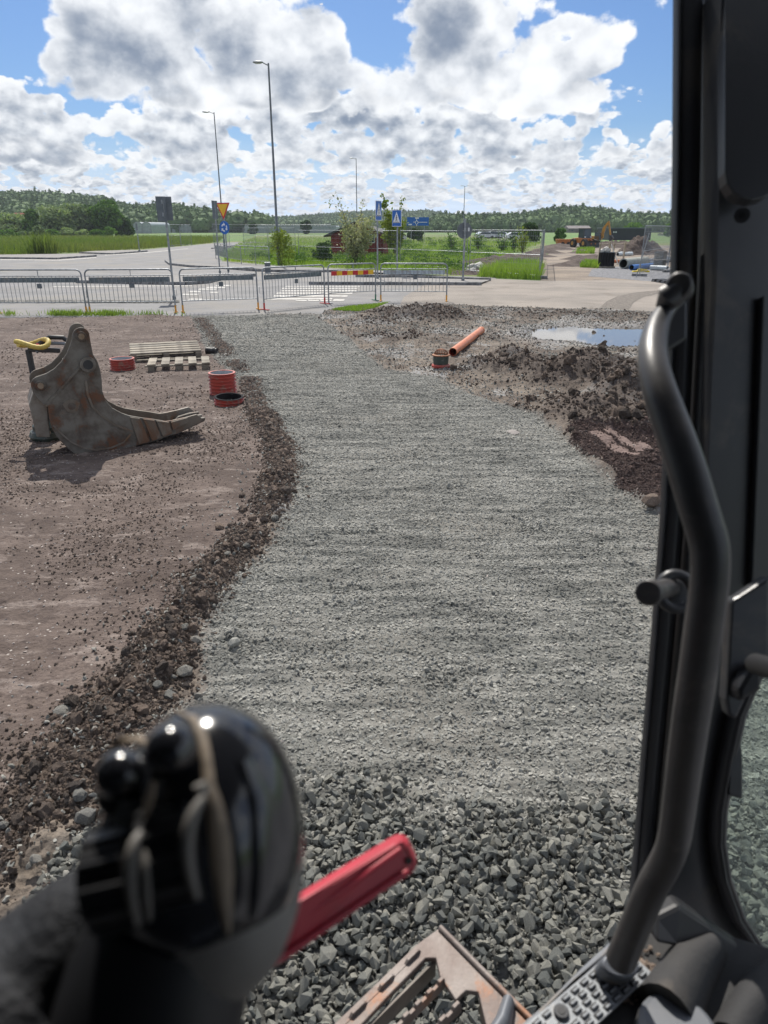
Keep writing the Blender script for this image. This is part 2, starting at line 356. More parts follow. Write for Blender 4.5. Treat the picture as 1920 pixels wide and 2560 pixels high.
_g = bpy.data.materials.new('cab_window_glass'); _g.use_nodes = True; _t = NT(_g.node_tree); _t.n.remove(_t.n['Principled BSDF'])
_tr = _t.new('ShaderNodeBsdfTransparent'); _tr.inputs[0].default_value = (.80, .87, .84, 1); _gl = _t.new('ShaderNodeBsdfGlossy'); _gl.inputs['Roughness'].default_value = .05
_df = _t.new('ShaderNodeBsdfDiffuse'); _df.inputs[0].default_value = (.5, .52, .48, 1)
_co = _t.new('ShaderNodeTexCoord').outputs['Object']
_m1 = _t.new('ShaderNodeMixShader'); _m1.inputs[0].default_value = .05; _t.l.new(_tr.outputs[0], _m1.inputs[1]); _t.l.new(_gl.outputs[0], _m1.inputs[2])
_m2 = _t.new('ShaderNodeMixShader'); _t.put(_m2.inputs[0], _t.sm(_t.noise(_co, 38, 4, .6), .58, .72, .10, .50)); _t.l.new(_m1.outputs[0], _m2.inputs[1]); _t.l.new(_df.outputs[0], _m2.inputs[2])
_t.l.new(_m2.outputs[0], _t.n['Material Output'].inputs[0]); M['cabglass'] = _g
for _nm, _lo, _hi in (('stone', (.125, .128, .116), (.46, .45, .405)),):
    _t = NT(M[_nm].node_tree); _oi = _t.new('ShaderNodeObjectInfo'); _b = _t.n['Principled BSDF']; _src = _b.inputs['Base Color'].links[0].from_socket
    _n = _t.noise(_t.v('MULTIPLY', _oi.outputs['Location'], (.9, 7, 1)), 1.5, 6, .7); _n2 = _t.noise(_oi.outputs['Location'], .8, 6, .7)
    _f = _t.m('ADD', _t.sm(_n, .36, .60), _t.m('MULTIPLY', _t.m('SUBTRACT', _n2, .5), -2.6), clamp=True)
    _c = _t.mix(.62, _src, _t.mix(_f, _lo, _hi)); _t.put(_b.inputs['Base Color'], _c)
# ------------------------------------------------------------------ numpy noise
def _h(ix, iy, s):
    a = (ix.astype(np.int64)*374761393+iy.astype(np.int64)*668265263+s*1274126177) & 0xffffffff
    a = ((a ^ (a >> 13))*1274126177) & 0xffffffff
    a = ((a ^ (a >> 16))*2246822519) & 0xffffffff
    return ((a ^ (a >> 15)) & 0xffffff)/float(0xffffff)
def vn(x, y, s=0):
    ix = np.floor(x); iy = np.floor(y); fx = x-ix; fy = y-iy
    fx = fx*fx*(3-2*fx); fy = fy*fy*(3-2*fy)
    a = _h(ix, iy, s); b = _h(ix+1, iy, s); c = _h(ix, iy+1, s); d = _h(ix+1, iy+1, s)
    return (a+(b-a)*fx+(c-a)*fy+(a-b-c+d)*fx*fy)*2-1
def fbm(x, y, f, o=4, s=0, g=.5):
    r = 0; a = 1; t = 0
    for i in range(o):
        r = r+a*vn(x*f+17.3*i, y*f-9.1*i, s+i); t += a; a *= g; f *= 2.03
    return r/t
def bumps(x, y, cell, s=0, rmin=.25, rmax=.6, flat=.7, prob=1.0):
    gx = x/cell; gy = y/cell; ix = np.floor(gx); iy = np.floor(gy); out = np.zeros_like(x)
    for i in (-1, 0, 1):
        for j in (-1, 0, 1):
            cx = ix+i; cy = iy+j
            px = cx+_h(cx, cy, s); py = cy+_h(cx, cy, s+1); rr = rmin+(rmax-rmin)*_h(cx, cy, s+2)**2
            rr = np.where(_h(cx, cy, s+3) < prob, rr, 1e-3)
            a = _h(cx, cy, s+5)*3.14; dx_ = gx-px; dy_ = gy-py
            u = dx_*np.cos(a)+dy_*np.sin(a); v_ = (-dx_*np.sin(a)+dy_*np.cos(a))*1.4
            q = 1-(u*u+v_*v_)/(rr*rr)
            out = np.maximum(out, np.sqrt(np.clip(q, 0, 1))*rr*flat)
    return out*cell
def poly_sdf(x, y, pts):
    """positive inside"""
    d = np.full_like(x, 1e9); ins = np.zeros(x.shape, bool); n = len(pts)
    for i in range(n):
        ax, ay = pts[i]; bx, by = pts[(i+1) % n]
        ex, ey = bx-ax, by-ay; L = ex*ex+ey*ey+1e-12
        t = np.clip(((x-ax)*ex+(y-ay)*ey)/L, 0, 1)
        d = np.minimum(d, np.hypot(x-ax-t*ex, y-ay-t*ey))
        c = ((ay > y) != (by > y)) & (x < (bx-ax)*(y-ay)/((by-ay) if abs(by-ay) > 1e-9 else 1e-9)+ax)
        ins ^= c
    return np.where(ins, d, -d)
def line_d(x, y, pts):
    d = np.full_like(x, 1e9)
    for i in range(len(pts)-1):
        ax, ay = pts[i]; bx, by = pts[i+1]; ex, ey = bx-ax, by-ay; L = ex*ex+ey*ey+1e-12
        t = np.clip(((x-ax)*ex+(y-ay)*ey)/L, 0, 1); d = np.minimum(d, np.hypot(x-ax-t*ex, y-ay-t*ey))
    return d
def sst(x, a, b):
    t = np.clip((x-a)/(b-a), 0, 1); return t*t*(3-2*t)
def GP(l): return [(G(a, b).x, G(a, b).y) for a, b in l]
PATH_L = GP([(475, 786), (521, 880), (602, 960), (631, 1030), (694, 1076), (729, 1134), (731, 1227), (694, 1342), (648, 1400), (544, 1493), (509, 1620), (515, 1736), (400, 1800), (250, 2060), (80, 2270), (-100, 2500)])
PATH_R = GP([(787, 790), (880, 856), (960, 926), (1076, 943), (1227, 1007), (1342, 1041), (1406, 1099), (1504, 1192), (1585, 1261), (1680, 1330), (1900, 1450), (2300, 1700)])
PATH = PATH_L+[(-1.2, .3), (4.5, .3)]+PATH_R[::-1]
SITE = GP([(-700, 800), (0, 796), (240, 792), (480, 790), (620, 787), (780, 784), (850, 772), (960, 765), (1130, 763), (1300, 767), (1500, 776), (1680, 782), (2300, 800)])+[(30, .3), (-30, .3)]
PUD = GP([(1318, 833), (1345, 822), (1420, 818), (1500, 822), (1620, 822), (1720, 828), (1700, 850), (1640, 858), (1580, 864), (1500, 862), (1440, 853), (1380, 852), (1340, 846)])
RED = GP([(1400, 1090), (1440, 1080), (1560, 1090), (1700, 1110), (1800, 1180), (1750, 1290), (1640, 1285), (1585, 1255), (1500, 1185)])
MOUNDS = [(1200, 925, .35, .12), (1245, 935, .4, .12), (1330, 945, .45, .16), (1440, 925, .5, .14), (1600, 955, .5, .2), (1650, 985, .5, .2), (1380, 1010, .4, .10), (1440, 1040, .4, .12), (1040, 850, .35, .10), (960, 850, .4, .07), (1590, 1050, .4, .14), (1010, 795, .95, .30), (1095, 800, .85, .30), (935, 812, .6, .10), (1290, 905, .35, .12), (1400, 960, .55, .20), (1470, 945, .5, .26), (1540, 975, .5, .22), (1570, 1010, .4, .24), (1470, 1060, .5, .12), (1250, 900, .3, .10),
          (1500, 1115, .45, .16), (1620, 1190, .5, .22), (1640, 1270, .25, .12), (1180, 850, .3, .06), (1350, 790, 1.0, .10), (1550, 795, 1.2, .12), (1240, 780, .8, .06), (990, 880, .4, .05), (1640, 1080, .5, .2)]
MOUNDS = [(*G(a, b)[:2], c, d*(.75 if b < 830 else 1.1)) for a, b, c, d in MOUNDS]
BERM = GP([(500, 800), (560, 880), (625, 960), (650, 1040), (690, 1100), (705, 1170), (690, 1240), (650, 1310), (600, 1370), (520, 1450), (450, 1560), (400, 1680), (300, 1780), (180, 1950), (40, 2120), (-100, 2300)])
CLRL = [G(1103, 915).xy, G(1132, 885).xy, G(1165, 855).xy, G(1203, 826).xy]
def DRN(x, y): return line_d(x, y, [tuple(q) for q in CLRL])
def terrain(x, y):
    sp_ = poly_sdf(x, y, PATH)+.05*fbm(x, y, 2.5, 3, 5); ss = poly_sdf(x, y, SITE)+.42*fbm(x, y, .8, 5, 9)
    left = x < np.interp(y, [q[1] for q in BERM][::-1], [q[0] for q in BERM][::-1])+.0
    db = line_d(x, y, BERM)
    wb = .12+.002*y+.20*np.exp(-((y-2.2)/.9)**2)
    berm = np.exp(-(db/wb)**2)*(.50+1.0*fbm(x, y, 1.5, 4, 21))*np.clip((ss)/.8, 0, 1)
    berm = np.clip(berm, 0, 1.2)
    path = sst(sp_, -.06, .06); site = sst(ss, -.05, .12)
    right = (1-path)*(~left)*site
    leftm = (1-path)*left*site
    red = sst(poly_sdf(x, y, RED)+.15*fbm(x, y, 3, 3, 44), -.05, .12)
    mound = np.zeros_like(x)
    for mx, my, mr, mh in MOUNDS: mound += mh*np.exp(-(((x-mx)**2+(y-my)**2)/(mr*mr)))
    mound = mound*(.75+.6*fbm(x, y, 2.2, 4, 31))*1.35
    mound = mound*(1-np.exp(-(DRN(x, y)/.35)**2)*.9)
    z = .025+.02*fbm(x, y, .5, 3, 3)
    ctr = np.interp(y, [q[1] for q in PATH_R][::-1], [q[0] for q in PATH_R][::-1])
    # path: flat compacted stone
    pst = bumps(x, y, .05, 60, .35, .7, .28)*.6+bumps(x, y, .11, 70, .2, .45, .22, .5)
    rip = .006*fbm(x*.6, y*3.2, 1.2, 3, 81)
    z = z+path*(pst+rip*1.3+.010*fbm(x, y, 1.1, 4, 12)+.006*fbm(x, y, 6, 3, 11))
    # holes in the path
    for hx, hy, hr, hh in ((1490, 1380, .14, .03), (1200, 1530, .12, .025), (1400, 2060, .10, .03), (590, 1600, .07, -.05), (1290, 1080, .10, -.012)):
        g = G(hx, hy); z = z-hh*np.exp(-(((x-g.x)**2+((y-g.y)*1.3)**2)/(hr*hr)))*(.6+.8*np.abs(fbm(x, y, 9, 3, 90)))
    # left dirt
    z = z+leftm*(.026*fbm(x, y, 1.6, 6, 13, .6)+.010*fbm(x, y*2.5, 4.0, 4, 14)+bumps(x, y, .06, 110, .1, .5, .35, .5)*.6+bumps(x, y, .14, 120, .1, .35, .3, .3))
    for (ax, ay), (bx, by) in (((0, 1130), (600, 830)), ((0, 1210), (640, 850)), ((-40, 1500), (560, 1180)), ((-40, 1620), (520, 1290))):
        g1 = G(ax, ay); g2 = G(bx, by); ex_, ey_ = g2.x-g1.x, g2.y-g1.y; ll = math.hypot(ex_, ey_); al = ((x-g1.x)*ex_+(y-g1.y)*ey_)/ll; dd = ((x-g1.x)*-ey_+(y-g1.y)*ex_)/ll+.06*np.sin(al*1.1)
        z = z-leftm*.016*np.exp(-(dd/.13)**4)*(.6+.4*np.sin(al*2*np.pi/.17+np.abs(dd)*18))*np.clip(.5+2*fbm(x, y, .9, 2, 620), 0, 1)*((al > 0) & (al < ll))
    # right mud
    rough = .5+.5*fbm(x, y, .8, 3, 140)
    mud = np.minimum(mound, .30+.25*np.clip(mound-.30, 0, 1))*(1+.38*fbm(x, y, 3.6, 4, 32))+.045*fbm(x, y, 1.3, 6, 15, .6)+rough*(bumps(x, y, .22, 150, .15, .55, .6, .5)+bumps(x, y, .10, 160, .2, .55, .6, .7))+bumps(x, y, .05, 170, .2, .6, .5)*.7
    z = z+right*mud*(1-.4*red)
    z = z+(red*right)*(bumps(x, y, .07, 190, .3, .6, .6)*.5-.02)
    # berm
    z = z+berm*(.075+.06*fbm(x, y, 5, 4, 23)+bumps(x, y, .16, 200, .25, .6, .55)+bumps(x, y, .07, 210, .25, .6, .5)*.8)*(1-.35*path)
    # loose heap in front
    heap = sst(y+.40*fbm(x, y, 1.4, 3, 245), 2.36, 1.80)*path
    z = z+heap*(.03+.03*fbm(x, y, 2.2, 3, 240))
    # puddle
    pd = poly_sdf(x, y, PUD)+.26*fbm(x, y, 1.3, 4, 51)
    z = np.where(pd > -.4, z*(1-sst(pd, -.4, .05))+(-.02-.05*sst(pd, -.05, .3))*sst(pd, -.4, .05), z)
    z = z+(pd > -.3)*(bumps(x, y, .35, 250, .1, .3, .5, .25))*site*.7
    # wet pools of grey fines nearby
    z = z*site+(-.20)*(1-site)
    wet = np.exp(-((np.clip(-pd, 0, 9)/.7)**2))*right
    dark = np.clip(berm*1.5, 0, 1)
    return z, path, leftm, right, red*right, dark, wet, heap, mound
NR, NC = 900, 760
vv = np.linspace(0, 1, NR); ys = .75*(34/.75)**vv; us = np.linspace(-1, 1, NC)
Y, U = np.meshgrid(ys, us, indexing='ij'); X = U*(Y*.78+1.3)
z, mp, ml, mr_, mred, mdark, mwet, mheap, mmound = terrain(X.ravel(), Y.ravel())
V = np.stack([X.ravel(), Y.ravel(), z], 1)
idx = np.arange(NR*NC).reshape(NR, NC)
F = np.stack([idx[:-1, :-1], idx[:-1, 1:], idx[1:, 1:], idx[1:, :-1]], -1).reshape(-1, 4)
keep = (z[F] > -.19).any(1); F = F[keep]
tm = bpy.data.materials.new('site_ground'); tm.use_nodes = True; t = NT(tm.node_tree); b = t.n['Principled BSDF']
co = t.new('ShaderNodeTexCoord').outputs['Object']
def attr(n):
    a = t.new('ShaderNodeAttribute'); a.attribute_name = n; return a.outputs['Fac']
n1 = t.noise(co, 1.1, 6, .65); n2 = t.noise(co, 14, 5, .7); n3 = t.noise(co, 60, 4, .7); n4 = t.noise(t.v('MULTIPLY', co, (.9, 7, 1)), 1.5, 6, .7)
vc = t.vor(co, 42, 'F1', 1)
vs_ = t.new('ShaderNodeSeparateColor'); t.l.new(vc, vs_.inputs[0])
vr = vs_.outputs[0]
grav = t.mix(t.sm(vr, 0, 1), (.085, .085, .078), (.175, .175, .160))
grav = t.mix(t.sm(n1, .40, .66, 0, .75), grav, (.19, .185, .168))
grav = t.mix(t.sm(n2, .52, .70, 0, .8), grav, (.125, .13, .12))
grav = t.mix(t.sm(t.noise(co, .55, 4, .6), .45, .62, 0, .55), grav, (.20, .185, .160))
grav = t.mix(t.sm(n4, .47, .60, 0, .75), grav, (.26, .252, .228))
grav = t.mix(t.sm(n4, .48, .36, 0, .7), grav, (.105, .105, .098))
dirt = t.mix(t.sm(n1, .36, .64), (.092, .069, .058), (.158, .122, .104))
dirt = t.mix(t.sm(n2, .45, .68, 0, .7), dirt, (.070, .052, .046))
dirt = t.mix(t.sm(t.noise(t.v('MULTIPLY', co, (1, 2.5, 1)), 2.3, 7, .72), .52, .64, 0, .75), dirt, (.27, .222, .195))
dirt = t.mix(t.sm(n3, .52, .62, 0, .5), dirt, (.075, .055, .050))
vs2 = t.new('ShaderNodeSeparateColor'); t.l.new(t.vor(co, 26, 'F1', 1), vs2.inputs[0])
dirt = t.mix(t.m('MULTIPLY', t.sm(vs2.outputs[1], .90, .93), t.sm(t.vor(co, 26), .22, .15)), dirt, (.42, .38, .34))
mud = t.mix(t.sm(n1, .42, .60), (.125, .098, .078), (.225, .188, .152))
mud = t.mix(t.sm(n2, .45, .65, 0, .7), mud, (.07, .062, .056))
mud = t.mix(t.m('MULTIPLY', t.sm(t.noise(co, .7, 4, .6), .50, .58), t.sm(vr, .2, .7)), mud, (.30, .30, .295))
soil = t.mix(t.sm(n2, .4, .62), (.17, .132, .110), (.090, .070, .060))
soil = t.mix(t.sm(n1, .55, .68, 0, .6), soil, (.22, .20, .175))
redc = t.mix(t.sm(n2, .4, .62), (.205, .150, .132), (.145, .102, .09))
mud = t.mix(t.m('MULTIPLY', attr('m_mound'), .8), mud, t.mix(t.sm(n2, .4, .62), (.10, .078, .066), (.055, .043, .038)))
col = t.mix(attr('m_right'), dirt, mud)
col = t.mix(attr('m_path'), col, grav)
col = t.mix(t.m('MULTIPLY', attr('m_heap'), .9), col, t.mix(t.sm(n2, .4, .6), (.085, .085, .08), (.05, .05, .047)))
col = t.mix(attr('m_dark'), col, soil)
col = t.mix(attr('m_red'), col, redc)
col = t.mix(t.m('MULTIPLY', attr('m_wet'), .65), col, (.11, .10, .092))
t.put(b.inputs['Base Color'], col)
t.put(b.inputs['Roughness'], t.m('MULTIPLY_ADD', attr('m_wet'), -.6, .95)); b.inputs['Specular IOR Level'].default_value = .3
hh = t.m('ADD', t.m('MULTIPLY', t.vor(co, 42), .5), t.m('ADD', t.m('MULTIPLY', n3, .6), n2))
bn = t.new('ShaderNodeBump'); bn.inputs['Strength'].default_value = .75; bn.inputs['Distance'].default_value = .015
t.put(bn.inputs['Height'], hh); t.l.new(bn.outputs[0], b.inputs['Normal'])
me = npmesh('site_ground', V, F, tm)
for nm, a in (('m_mound', np.clip(mmound*6, 0, 1)), ('m_heap', mheap*mp), ('m_path', mp), ('m_right', mr_), ('m_red', mred), ('m_dark', mdark), ('m_wet', mwet)):
    at = me.attributes.new(nm, 'FLOAT', 'POINT'); at.data.foreach_set('value', a.astype(np.float32))
me.shade_smooth()
tag(put('site_ground', me), kind='structure')
# ------------------------------------------------------------------ setting sheets
def sheet(name, pts, z, m, world=False, kind='structure'):
    pp = [(a, b) for a, b in pts] if world else GP(pts)
    mb = MB(); mb.add([(a, b, z) for a, b in pp], [tuple(range(len(pp)))])
    me = bpy.data.meshes.new(name); me.from_pydata(mb.v, [], mb.f)
    bm = bmesh.new(); bm.from_mesh(me)
    bmesh.ops.triangulate(bm, faces=bm.faces); bmesh.ops.recalc_face_normals(bm, faces=bm.faces)
    for f in bm.faces:
        if f.normal.z < 0: f.normal_flip()
    bm.to_mesh(me); bm.free(); me.materials.append(m)
    o = put(name, me); tag(o, kind=kind); return o
# big ground: ring grid, lowered under the near site
gb = MB(); radii = [0, 8, 16, 30, 34, 45, 70, 120, 200, 400, 800, 1600, 2400]; n = 96
vs = [(0, 0, -.6)]
for r_ in radii[1:]:
    for k in range(n):
        a = 2*math.pi*k/n; yy = r_*math.cos(a)
        zz = -.6 if r_ < 29 else (-.03 if r_ > 31 else -.03)
        vs.append((r_*math.sin(a), yy, zz))
fs = [(0, 1+k, 1+(k+1) % n) for k in range(n)]
for i in range(len(radii)-2):
    for k in range(n): fs.append((1+i*n+k, 1+(i+1)*n+k, 1+(i+1)*n+(k+1) % n, 1+i*n+(k+1) % n))
gb.add(vs, fs); tag(part('farm_field', gb, M['field']), kind='structure')
yd = MB().add([(40*math.sin(2*math.pi*k/64), min(27, 40*math.cos(2*math.pi*k/64)), -.30 if k else -.30) for k in range(64)], [tuple(range(64))]); tag(part('site_yard', yd, M['rubblepatch']), kind='structure')
def pw(l): return GP(l)
sheet('asphalt_road', GP([(-1500, 900), (-1500, 668), (-500, 652), (0, 640), (200, 633), (360, 624), (470, 614), (545, 607), (640, 603), (640, 606), (560, 622), (540, 640), (556, 656), (700, 668), (830, 672), (1130, 690), (1240, 692), (1240, 765), (2300, 775), (2300, 1100), (-1500, 1100)]), -.008, M['asphalt'], True)
sheet('meadow', GP([(-1500, 668), (-500, 652), (0, 640), (200, 633), (360, 624), (470, 614), (545, 607), (560, 592), (-1500, 592)]), -.016, M['meadow'], True)
sheet('verge', GP([(560, 640), (556, 656), (700, 668), (830, 672), (1130, 690), (1240, 692), (1395, 690), (1360, 600), (1200, 588), (640, 588), (600, 606)]), -.014, M['meadow'], True)
sheet('sandy_road', GP([(1010, 742), (1080, 700), (1240, 697), (1360, 702), (1560, 700), (1700, 706), (2400, 722), (2400, 812), (1680, 784), (1300, 772), (1130, 768), (1000, 762)]), 0.0, M['sand'], True)
sheet('dirt_track', GP([(1350, 703), (1366, 673), (1300, 668), (1240, 668), (1330, 655), (1351, 646), (1385, 627), (1409, 617), (1410, 609), (1450, 607), (1445, 616), (1428, 630), (1436, 642), (1393, 661), (1401, 680), (1480, 690), (1671, 706), (2000, 715), (1560, 703)]), -.010, M['track'], True)
sheet('crushed_stone_yard', GP([(1470, 690), (1480, 672), (1540, 666), (1700, 668), (1900, 690), (1900, 712), (1671, 707), (1520, 694)]), -.006, M['rubblepatch'], True)
sheet('compacted_yard', GP([(1366, 698), (1372, 672), (1393, 661), (1425, 640), (1440, 622), (1480, 612), (2400, 616), (2400, 712), (1700, 706)]), -.012, M['track'], True)
# asphalt footpath left of the mesh fence
# dark tyre track over the sand road
tk = MB(); cl_ = [G(1535, 772), G(1550, 755), G(1575, 742), G(1615, 733), G(1680, 727), G(1800, 722)]
vs = []
for i, q in enumerate(cl_):
    d_ = (cl_[min(i+1, 5)]-cl_[max(i-1, 0)]); d_.z = 0; d_.normalize(); nn = Vector((-d_.y, d_.x, 0))*.42
    vs += [q+nn+Vector((0, 0, .006)), q-nn+Vector((0, 0, .006))]
tk.add(vs, [(2*i, 2*i+1, 2*i+3, 2*i+2) for i in range(5)])
tag(part('muddy_tyre_track', tk, mat('muddy_track', (.16, .14, .12), (.24, .21, .18), .95, 0, 8, 1.0, 12)), kind='structure')
# puddle water
o = sheet('puddle', GP([(1290, 850), (1300, 812), (1500, 808), (1760, 815), (1740, 872), (1500, 872)]), -.004, M['puddle'], True); 
# ------------------------------------------------------------------ kerbs, islands, markings
def kerb_line(name, pts, wd=.12, ht=.13, seg=1.0, pave=None, depth=None):
    """granite kerb made of separate stones along a polyline of photo points"""
    g = [G(a, b) for a, b in pts]; r = root(name, g[0]); tag(r, kind='structure')
    me = None
    for a, b in zip(g[:-1], g[1:]):
        L = (b-a).length; k = max(1, int(round(L/seg))); d_ = (b-a)/k; ang = math.atan2(d_.y, d_.x)
        for i in range(k):
            mb = MB().box((0, 0, 0), (d_.length-.012, wd, ht+random.uniform(-.004, .004)))
            if me is None or abs(lastL-d_.length) > .02: me = mb.mesh('kerb_stone', M['kerb']); lastL = d_.length
            o = put('kerb_stone', me, r, a+d_*(i+.5)-g[0]+Vector((0, 0, ht/2-.012)), (0, 0, ang), bev=.012)
    return r
lastL = 0
kerb_line('traffic_island_kerb', [(191, 707), (463, 712), (520, 708), (560, 698), (640, 690)])
kerb_line('traffic_island_kerb', [(-60, 646), (140, 648), (241, 641)])
kerb_line('traffic_island_kerb', [(199, 633), (280, 636), (368, 629)])
kerb_line('traffic_island_kerb', [(772, 711), (1000, 712), (1204, 713)])
kerb_line('traffic_island_kerb', [(889, 692), (1000, 694), (1227, 702)])
kerb_line('footway_kerb', [(414, 654), (425, 662), (480, 668), (560, 672), (640, 678), (700, 680), (830, 680), (889, 686)], seg=1.4)
sheet('traffic_island_paving', [(196, 706), (463, 710.5), (520, 706.5), (560, 697), (470, 690), (200, 697)], .06, M['kerbpave'])
sheet('traffic_island_paving', [(-60, 644.5), (140, 646.5), (236, 640), (180, 636), (-60, 639)], .06, M['kerbpave'])
sheet('traffic_island_paving', [(202, 632), (280, 634.5), (362, 628), (330, 626), (230, 629)], .06, M['kerbpave'])
sheet('traffic_island_paving', [(775, 709.5), (1000, 710.5), (1200, 711.5), (1224, 703), (1000, 697), (800, 700)], .06, M['kerbpave'])
sheet('footway', [(425, 660), (480, 666), (560, 670), (700, 678), (830, 678), (1000, 688), (1130, 690), (1000, 682), (700, 668), (556, 656), (545, 640), (540, 622), (470, 634), (440, 648)], .07, M['asphalt'])
def stripe(pts, nm='road_marking'): return sheet(nm, pts, .001, M['paint'])
for i, (yy, xa, xb) in enumerate([(716, 712, 900), (721, 703, 893), (727, 700, 890), (733, 690, 880), (740, 683, 868), (747, 664, 830)]):
    dyy = 1.0+i*.22; stripe([(xa, yy+dyy), (xb, yy+dyy), (xb+2, yy-dyy), (xa+3, yy-dyy)], 'zebra_stripe')
for k in range(4): stripe([(738+k*31, 752.5), (766+k*31, 752.5), (769+k*31, 748), (742+k*31, 748)], 'zebra_stripe')
for (xa, xb, yy) in [(538, 575, 714), (515, 562, 718.5), (495, 540, 723), (470, 500, 729), (522, 545, 731), (455, 495, 736), (470, 505, 748)]:
    stripe([(xa, yy+1.4), (xb, yy+1.4), (xb+3, yy-1.4), (xa+3, yy-1.4)], 'zebra_stripe')
stripe([(130, 717.5), (480, 715.5), (480, 713.8), (132, 715.8)], 'edge_line')
stripe([(0, 650), (150, 651.2), (241, 644.5), (241, 643.2), (150, 649.6), (0, 648.6)], 'edge_line')
stripe([(262, 638.5), (368, 632), (470, 622), (470, 621.2), (368, 630.8), (262, 637.3)], 'edge_line')
# cobble row by the near road edge
cb = root('cobble_edging', G(0, 756)); tag(cb, kind='structure')
cme = [MB().ball((0, 0, 0), .075, 8, (1.3, .9, .5)).mesh('cobble', M['cobble'], 60) for _ in range(2)]
g0 = G(0, 756)
for rrow in range(2):
    for k in range(110):
        x_ = -190+k*6.2
        q = G(x_, 753+rrow*3.6+random.uniform(-.6, .6))
        if x_ < 445: put('cobble', random.choice(cme), cb, q-g0+Vector((0, 0, .0)), (0, 0, random.uniform(-.5, .5)))
# ------------------------------------------------------------------ crowd barriers
def tubepath(pts, rad, n=8, arc=.1):
    return pts
BW = 2.3; BH = 1.15
_sh = {}
def share(k, fn):
    if k not in _sh: _sh[k] = fn()
    return _sh[k]
def barrier(xa, ya, xb, yb, label, boardm, feet, board='back', group='crowd control barriers along the asphalt edge'):
    a = G(xa, ya); b = G(xb, yb); d_ = b-a; L = d_.length; ang = math.atan2(d_.y, d_.x)
    r = root('crowd_barrier', a, ang, label, 'barrier', group)
    mb = MB(); rr = .021; c = .13; H = BH
    pts = [(0, 0, .18), (0, 0, H-c)]+[(c-c*math.cos(t_), 0, H-c+c*math.sin(t_)) for t_ in (R(22), R(45), R(68), R(90))]
    pts += [(L-q[0], 0, q[2]) for q in pts[::-1]]
    mb.tube(pts, rr, 10)
    mb.tube([(0, 0, .30), (L, 0, .30)], .014, 8); mb.tube([(0, 0, H-.16), (L, 0, H-.16)], .012, 8)
    mb.beam((L*.52, 0, H-.16), (L*.52, 0, H), .03, .012)
    part('frame', mb, M['galv'], r, 50)
    nb = int(L/.112)
    bar = share('bar', lambda: MB().tube([(0, 0, .30), (0, 0, H-.16)], .0075, 6).mesh('bar', M['galv'], 50))
    for k in range(1, nb): put('bar', bar, r, (k*L/nb, 0, 0))
    for x_, m_, flare in ((0, feet[0], -1), (L, feet[1], 1)):
        f = MB().tube([(x_, 0, 0.19), (x_, 0, .02)], .026, 8); f.box((x_, 0, .012), (.05, .42, .02))
        part('foot', f, M[m_], r, 50)
    part('hook', MB().tube([(L+.02, 0, .42), (L+.07, 0, .43), (L+.07, 0, .62), (L+.02, 0, .62)], .006, 6), M['galv'], r, 50)
    part('eye', MB().tube([(0, 0, .45), (-.05, 0, .45)], .008, 6), M['galv'], r, 50)
    if board:
        zt = H-.20; hh_ = .13
        if board == 'stripe':
            nS = 8
            for k in range(nS):
                w_ = (L-.2)/nS; mm = M['redfilm'] if k % 2 == 0 else M['yelfilm']
                part('stripe_panel', MB().box((.1+w_*(k+.5), -.03, zt-hh_/2), (w_, .012, hh_)), mm, r)
        else:
            part('board', MB().box((L/2, .03, zt-hh_/2), (L-.16, .014, hh_)), boardm, r)
            part('label_plate', MB().box((L*.52, -.02, zt-hh_-.09), (.13, .008, .12)), M['signback'], r)
    return r
barrier(-190, 787, -8, 785, 'crowd barrier at the far left, cut off by the photo edge', M['board'], ('yellowp', 'yellowp'))
barrier(-4, 785, 217, 784, 'crowd barrier with grey board, leftmost one fully across in view', M['board'], ('yellowp', 'yellowp'))
barrier(226, 784, 440, 781, 'crowd barrier with grey board standing behind the wooden pallet', M['board'], ('yellowp', 'yellowp'))
barrier(458, 780.5, 646, 773, 'crowd barrier with one yellow foot right of the tall grey sign post', M['board'], ('yellowp', 'yellowp'))
barrier(661, 774.5, 812, 759, 'slanting crowd barrier with red feet in front of the zebra crossing', M['board'], ('redp', 'redp'))
barrier(822, 758, 939, 751, 'crowd barrier carrying a red and yellow striped board', M['board'], ('galv', 'greenp'), 'stripe')
barrier(952, 752, 1116, 753, 'rightmost crowd barrier with pale blue-white board', M['whiteboard'], ('yellowp', 'yellowp'))
# far tighter barriers beside the mesh fence
for i, (a, b, c_, d__, lb) in enumerate([(540, 648, 569, 656, 'dark grey barrier end behind the round blue sign post'), (569, 656, 604, 662, 'galvanised barrier beside the footway, left of the pair'), (604, 662, 640, 665, 'galvanised barrier beside the footway, middle'), (640, 665, 674, 667, 'galvanised barrier beside the footway, next to the tallest lamp')]):
    ra = G(a, b); rb = G(c_, d__); r = barrier(a, b, c_, d__, lb, None, ('galv', 'galv'), None, 'barriers curving along the footway')
